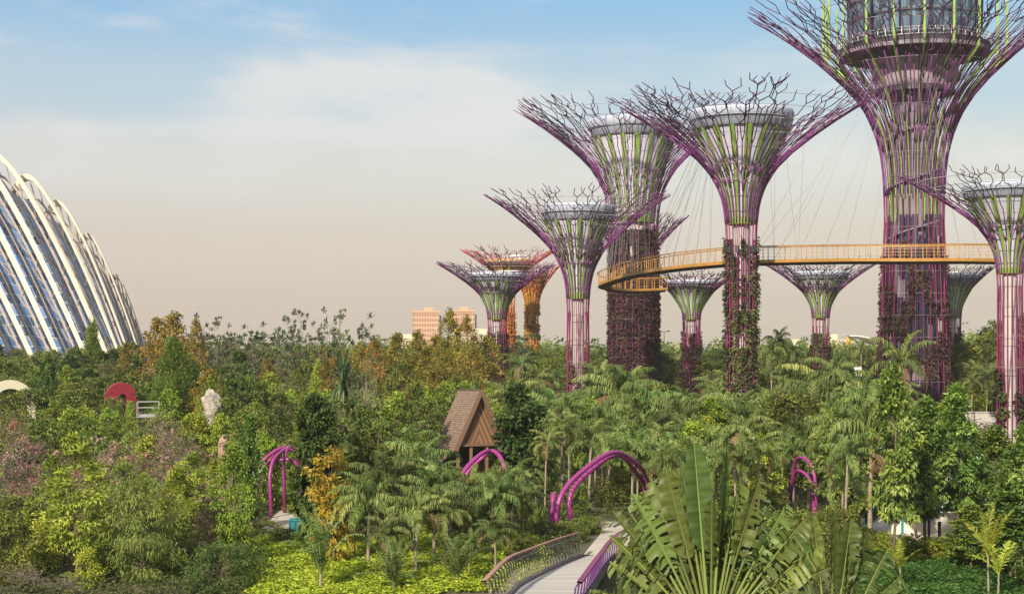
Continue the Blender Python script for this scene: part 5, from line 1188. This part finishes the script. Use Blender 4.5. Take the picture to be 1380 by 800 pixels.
def traveller():
    d = 35.0; X, Y = XY(958, d); zc = ZH(872, d); t = thing('traveller_palm', 'big fan shaped traveller palm with paddle leaves in the foreground', 'palm', (X, Y, gz(X, Y)), math.radians(-8)); zc -= gz(X, Y)
    mb = MB(); mb.tube([(0, .1, -.2), (0, .1, zc * .5), (0, .05, zc)], [.26, .2, .22], 10); part('trunk', mb, M['pale_bark'], t, True)
    fan = [(-4.5, 2.35, 2.65, .33, 0, 4, -.02), (4, 2.4, 2.45, .26, .05, 62, .0), (9.5, 2.3, 2.45, .26, .35, 40, .05), (15, 2.3, 2.2, .30, .30, 20, .02), (25.5, 2.1, 2.1, .34, .5, 10, .06), (32.5, 2.1, 2.1, .34, .42, 8, .05), (-9, 2.3, 2.4, .26, .15, 48, .06), (-13.5, 2.2, 2.4, .32, .1, -18, .02), (-18.5, 2.1, 2.4, .34, .3, -30, .08), (-25, 2.1, 2.3, .36, .35, 15, .02), (-33, 2.0, 2.3, .38, .6, 20, .06), (-38, 1.8, 2.1, .40, .65, -10, -.02), (20, 2.0, 2.0, .32, .55, -40, .10), (41, 1.9, 2.0, .36, .6, 15, .04), (49, 1.8, 1.9, .36, .6, -20, .08), (-45, 1.5, 1.9, .40, .7, 25, .05), (-57, 1.5, 1.9, .40, .6, -30, -.06), (-66, 1.7, 2.2, .40, .5, 30, -.1), (0.5, 2.0, 1.6, .26, .12, -55, -.05), (-6.5, 2.0, 1.9, .28, .35, 30, .14), (12, 2.0, 1.8, .30, .5, -30, .14), (29, 1.8, 1.9, .32, .6, 35, .12), (-29, 1.9, 2.0, .36, .6, 35, .12), (36, 1.6, 1.8, .32, .65, -20, .14), (-21, 1.8, 1.9, .34, .5, 0, .14)]
    for i, (a, p, b, w_, te, tw, ln) in enumerate(fan):
        o = paddle_leaf(t, a, p, b, w_ * 1.02, te, tw, -ln, 100 + i); o.location = (0, .03 * (i % 3) - .03, zc)
    for i in range(22):
        a = -42 + i * 3.9 + (i * 37 % 7) - 3; o = paddle_leaf(t, a, 1.25 + .1 * (i % 5), 1.9 + .1 * (i * 3 % 4), .40, .6, (i * 53 % 80) - 40, .03 * (i % 4) - .14, 180 + i); o.location = (0, .25 + .05 * (i % 4), zc - .1)
traveller()
def banana():
    d = 47.0; X, Y = XY(1122, d); t = thing('banana_clump', 'smaller clump of upright paddle leaves right of the traveller palm', 'plant', (X, Y, gz(X, Y)), 0)
    zc = ZH(850, d) - gz(X, Y); mb = MB(); 
    for x in (-.5, 0, .5): mb.tube([(x, 0, -.2), (x * .9, 0, zc * .6), (x * .6, 0, zc + .4)], [.16, .13, .09], 8)
    part('stem', mb, M['shaft'], t, True)
    for i, (a, p, b, w_, te, tw, x) in enumerate(((-14, 1.6, 2.3, .32, .1, -30, -.4), (-6, 1.6, 2.2, .22, 0, 60, -.2), (1, 1.5, 2.4, .2, 0, 65, 0), (8, 1.4, 2.3, .33, .1, 10, .1), (14, 1.2, 2.2, .30, .3, 40, .3), (-22, 1.4, 2.0, .34, .4, 0, -.5), (24, 1.2, 1.8, .36, .55, -15, .5), (38, 1.0, 1.7, .40, .65, 20, .6), (-34, 1.2, 1.8, .36, .6, 15, -.6), (4, 1.0, 1.9, .16, 0, 70, .35), (50, .9, 1.5, .36, .6, -20, .6))):
        o = paddle_leaf(t, a, p, b, w_ * 1.35, te, tw * .6, -.03, 300 + i); o.location = (x, .06 * (i % 3), zc)
banana()

# ------------------------------------------------------------------ ground cover
def cover(name, poly_px, n, clump, Ln, leaf, hgt, label, seed, d_rng=None):
    rg = np.random.default_rng(seed); mb = MB(); pts = []
    poly = [XY(px, d) for px, d in poly_px]; xs = [p[0] for p in poly]; ys = [p[1] for p in poly]
    while len(pts) < n:
        x, y = rg.uniform(min(xs), max(xs)), rg.uniform(min(ys), max(ys))
        if inpoly(x, y, poly) and not any(inpoly(x, y, c) for c in CLEAR): pts.append((x, y))
        else:
            n -= .2
    c = np.array(pts); c = c[(np.sin(c[:, 0] * 1.7 + c[:, 1] * .6) * np.sin(c[:, 1] * 1.3 - c[:, 0] * .5) + rg.normal(0, .35, len(c))) > -.62]; h = hgt * (.55 + .45 * np.sin(c[:, 0] * 1.1 + 1) * np.sin(c[:, 1] * .9) + rg.normal(0, .2, len(c))).clip(.25, 1.5)
    idx = np.repeat(np.arange(len(c)), clump); m = len(idx); pos = np.stack([c[idx, 0] + rg.normal(0, .22, m), c[idx, 1] + rg.normal(0, .22, m), gza(c[idx, 0], c[idx, 1]) + h[idx] * rg.uniform(.15, 1, m)], -1)
    az = rg.uniform(0, 6.28, m); dd = np.stack([np.cos(az), np.sin(az), rg.uniform(-.2, .7, m)], -1)
    ct = np.clip(rg.normal(.5, .2, len(c)), 0, 1)
    mb.leaves(pos, dd, np.array([0, 0, 1.]) + rg.normal(0, .35, (m, 3)), Ln * rg.uniform(.6, 1.2, m), Ln * .55 * rg.uniform(.7, 1.1, m), np.clip(ct[idx] + rg.normal(0, .15, m), 0, 1))
    o = link(name, mb.mesh(name, LM[leaf])); tag(o, label, 'ground cover', None, 'stuff')
cover('lime_ground_cover', [(330, 68), (735, 68), (735, 84), (700, 86), (330, 90)], 6500, 14, .22, 'lime', .45, 'bright lime green ground cover under the front palms', 61)
cover('dark_ground_cover', [(1140, 66), (1420, 66), (1420, 81), (1140, 82)], 3200, 14, .22, 'cover', .5, 'dark green low ground cover under the right hand trees', 62)
def undergrowth():
    rg = np.random.default_rng(77); mb = MB(); n = 17500
    d = 66 + (330 - 66) * rg.random(n) ** 1.35; px = rg.uniform(-170, 1550, n); x, y = (px - 690) * d / F, d
    ok = np.ones(n, bool)
    for i in range(n):
        if any(inpoly(x[i], y[i], c) for c in CLEAR) or (d[i] < 88 and (335 < px[i] < 735)) or (d[i] < 81 and px[i] > 1140): ok[i] = False
    x, y, d = x[ok], y[ok], d[ok]; n = len(x); k = 16; idx = np.repeat(np.arange(n), k); m = len(idx); s = np.interp(d, [66, 330], [.5, 1.3])[idx]
    hh = (.5 + rg.random(n) * 1.1)[idx]
    pos = np.stack([x[idx] + rg.normal(0, .45, m) * s, y[idx] + rg.normal(0, .45, m) * s, gza(x, y)[idx] + hh * s * rg.uniform(.1, 1.1, m)], -1)
    az = rg.uniform(0, 6.28, m); dd = np.stack([np.cos(az), np.sin(az), rg.uniform(-.3, 1.0, m)], -1); ct = np.clip(rg.normal(.5, .25, n), 0, 1)
    mb.leaves(pos, dd, np.array([0, 0, 1.]) + rg.normal(0, .5, (m, 3)), .42 * s * rg.uniform(.6, 1.2, m), .2 * s, np.clip(ct[idx] + rg.normal(0, .15, m), 0, 1))
    o = link('undergrowth', mb.mesh('undergrowth', LM['under'])); tag(o, 'mixed low undergrowth filling the beds between trees', 'undergrowth', None, 'stuff')
undergrowth()
def far_wood():
    rg = np.random.default_rng(88); mb = MB(); n = 900
    d = rg.uniform(345, 620, n); px = rg.uniform(-120, 1500, n); x, y = (px - 690) * d / F, d
    keepm = ~((px < 215) & (d < 370)); x, y, d, px = x[keepm], y[keepm], d[keepm], px[keepm]; n = len(x)
    H = rg.uniform(7.5, 13.2, n) + np.where(px > 1290, 2.5, 0); R = rg.uniform(2.5, 5, n); k = 150; idx = np.repeat(np.arange(n), k); m = len(idx)
    u = nrm(rg.normal(0, 1, (m, 3))) * (rg.random(m) ** .4)[:, None]; lob = 1 + .3 * np.sin(u[:, 0] * 5 + idx) * np.sin(u[:, 2] * 6 + idx * 1.7)
    pos = np.stack([x[idx] + u[:, 0] * R[idx] * lob, y[idx] + u[:, 1] * R[idx] * lob, H[idx] * .55 + u[:, 2] * H[idx] * .45 * lob], -1)
    ct = np.clip(rg.normal(.45, .22, n), 0, 1)
    mb.leaves(pos, rg.normal(0, 1, (m, 3)) + u, np.array([0, 0, .6]) + u + rg.normal(0, .4, (m, 3)), rg.uniform(.8, 1.7, m), rg.uniform(.5, .9, m), np.clip(ct[idx] + rg.normal(0, .12, m), 0, 1))
    o = link('distant_wood', mb.mesh('distant_wood', LM['green'])); tag(o, 'far belt of mixed trees along the horizon', 'wood', None, 'stuff')
far_wood()
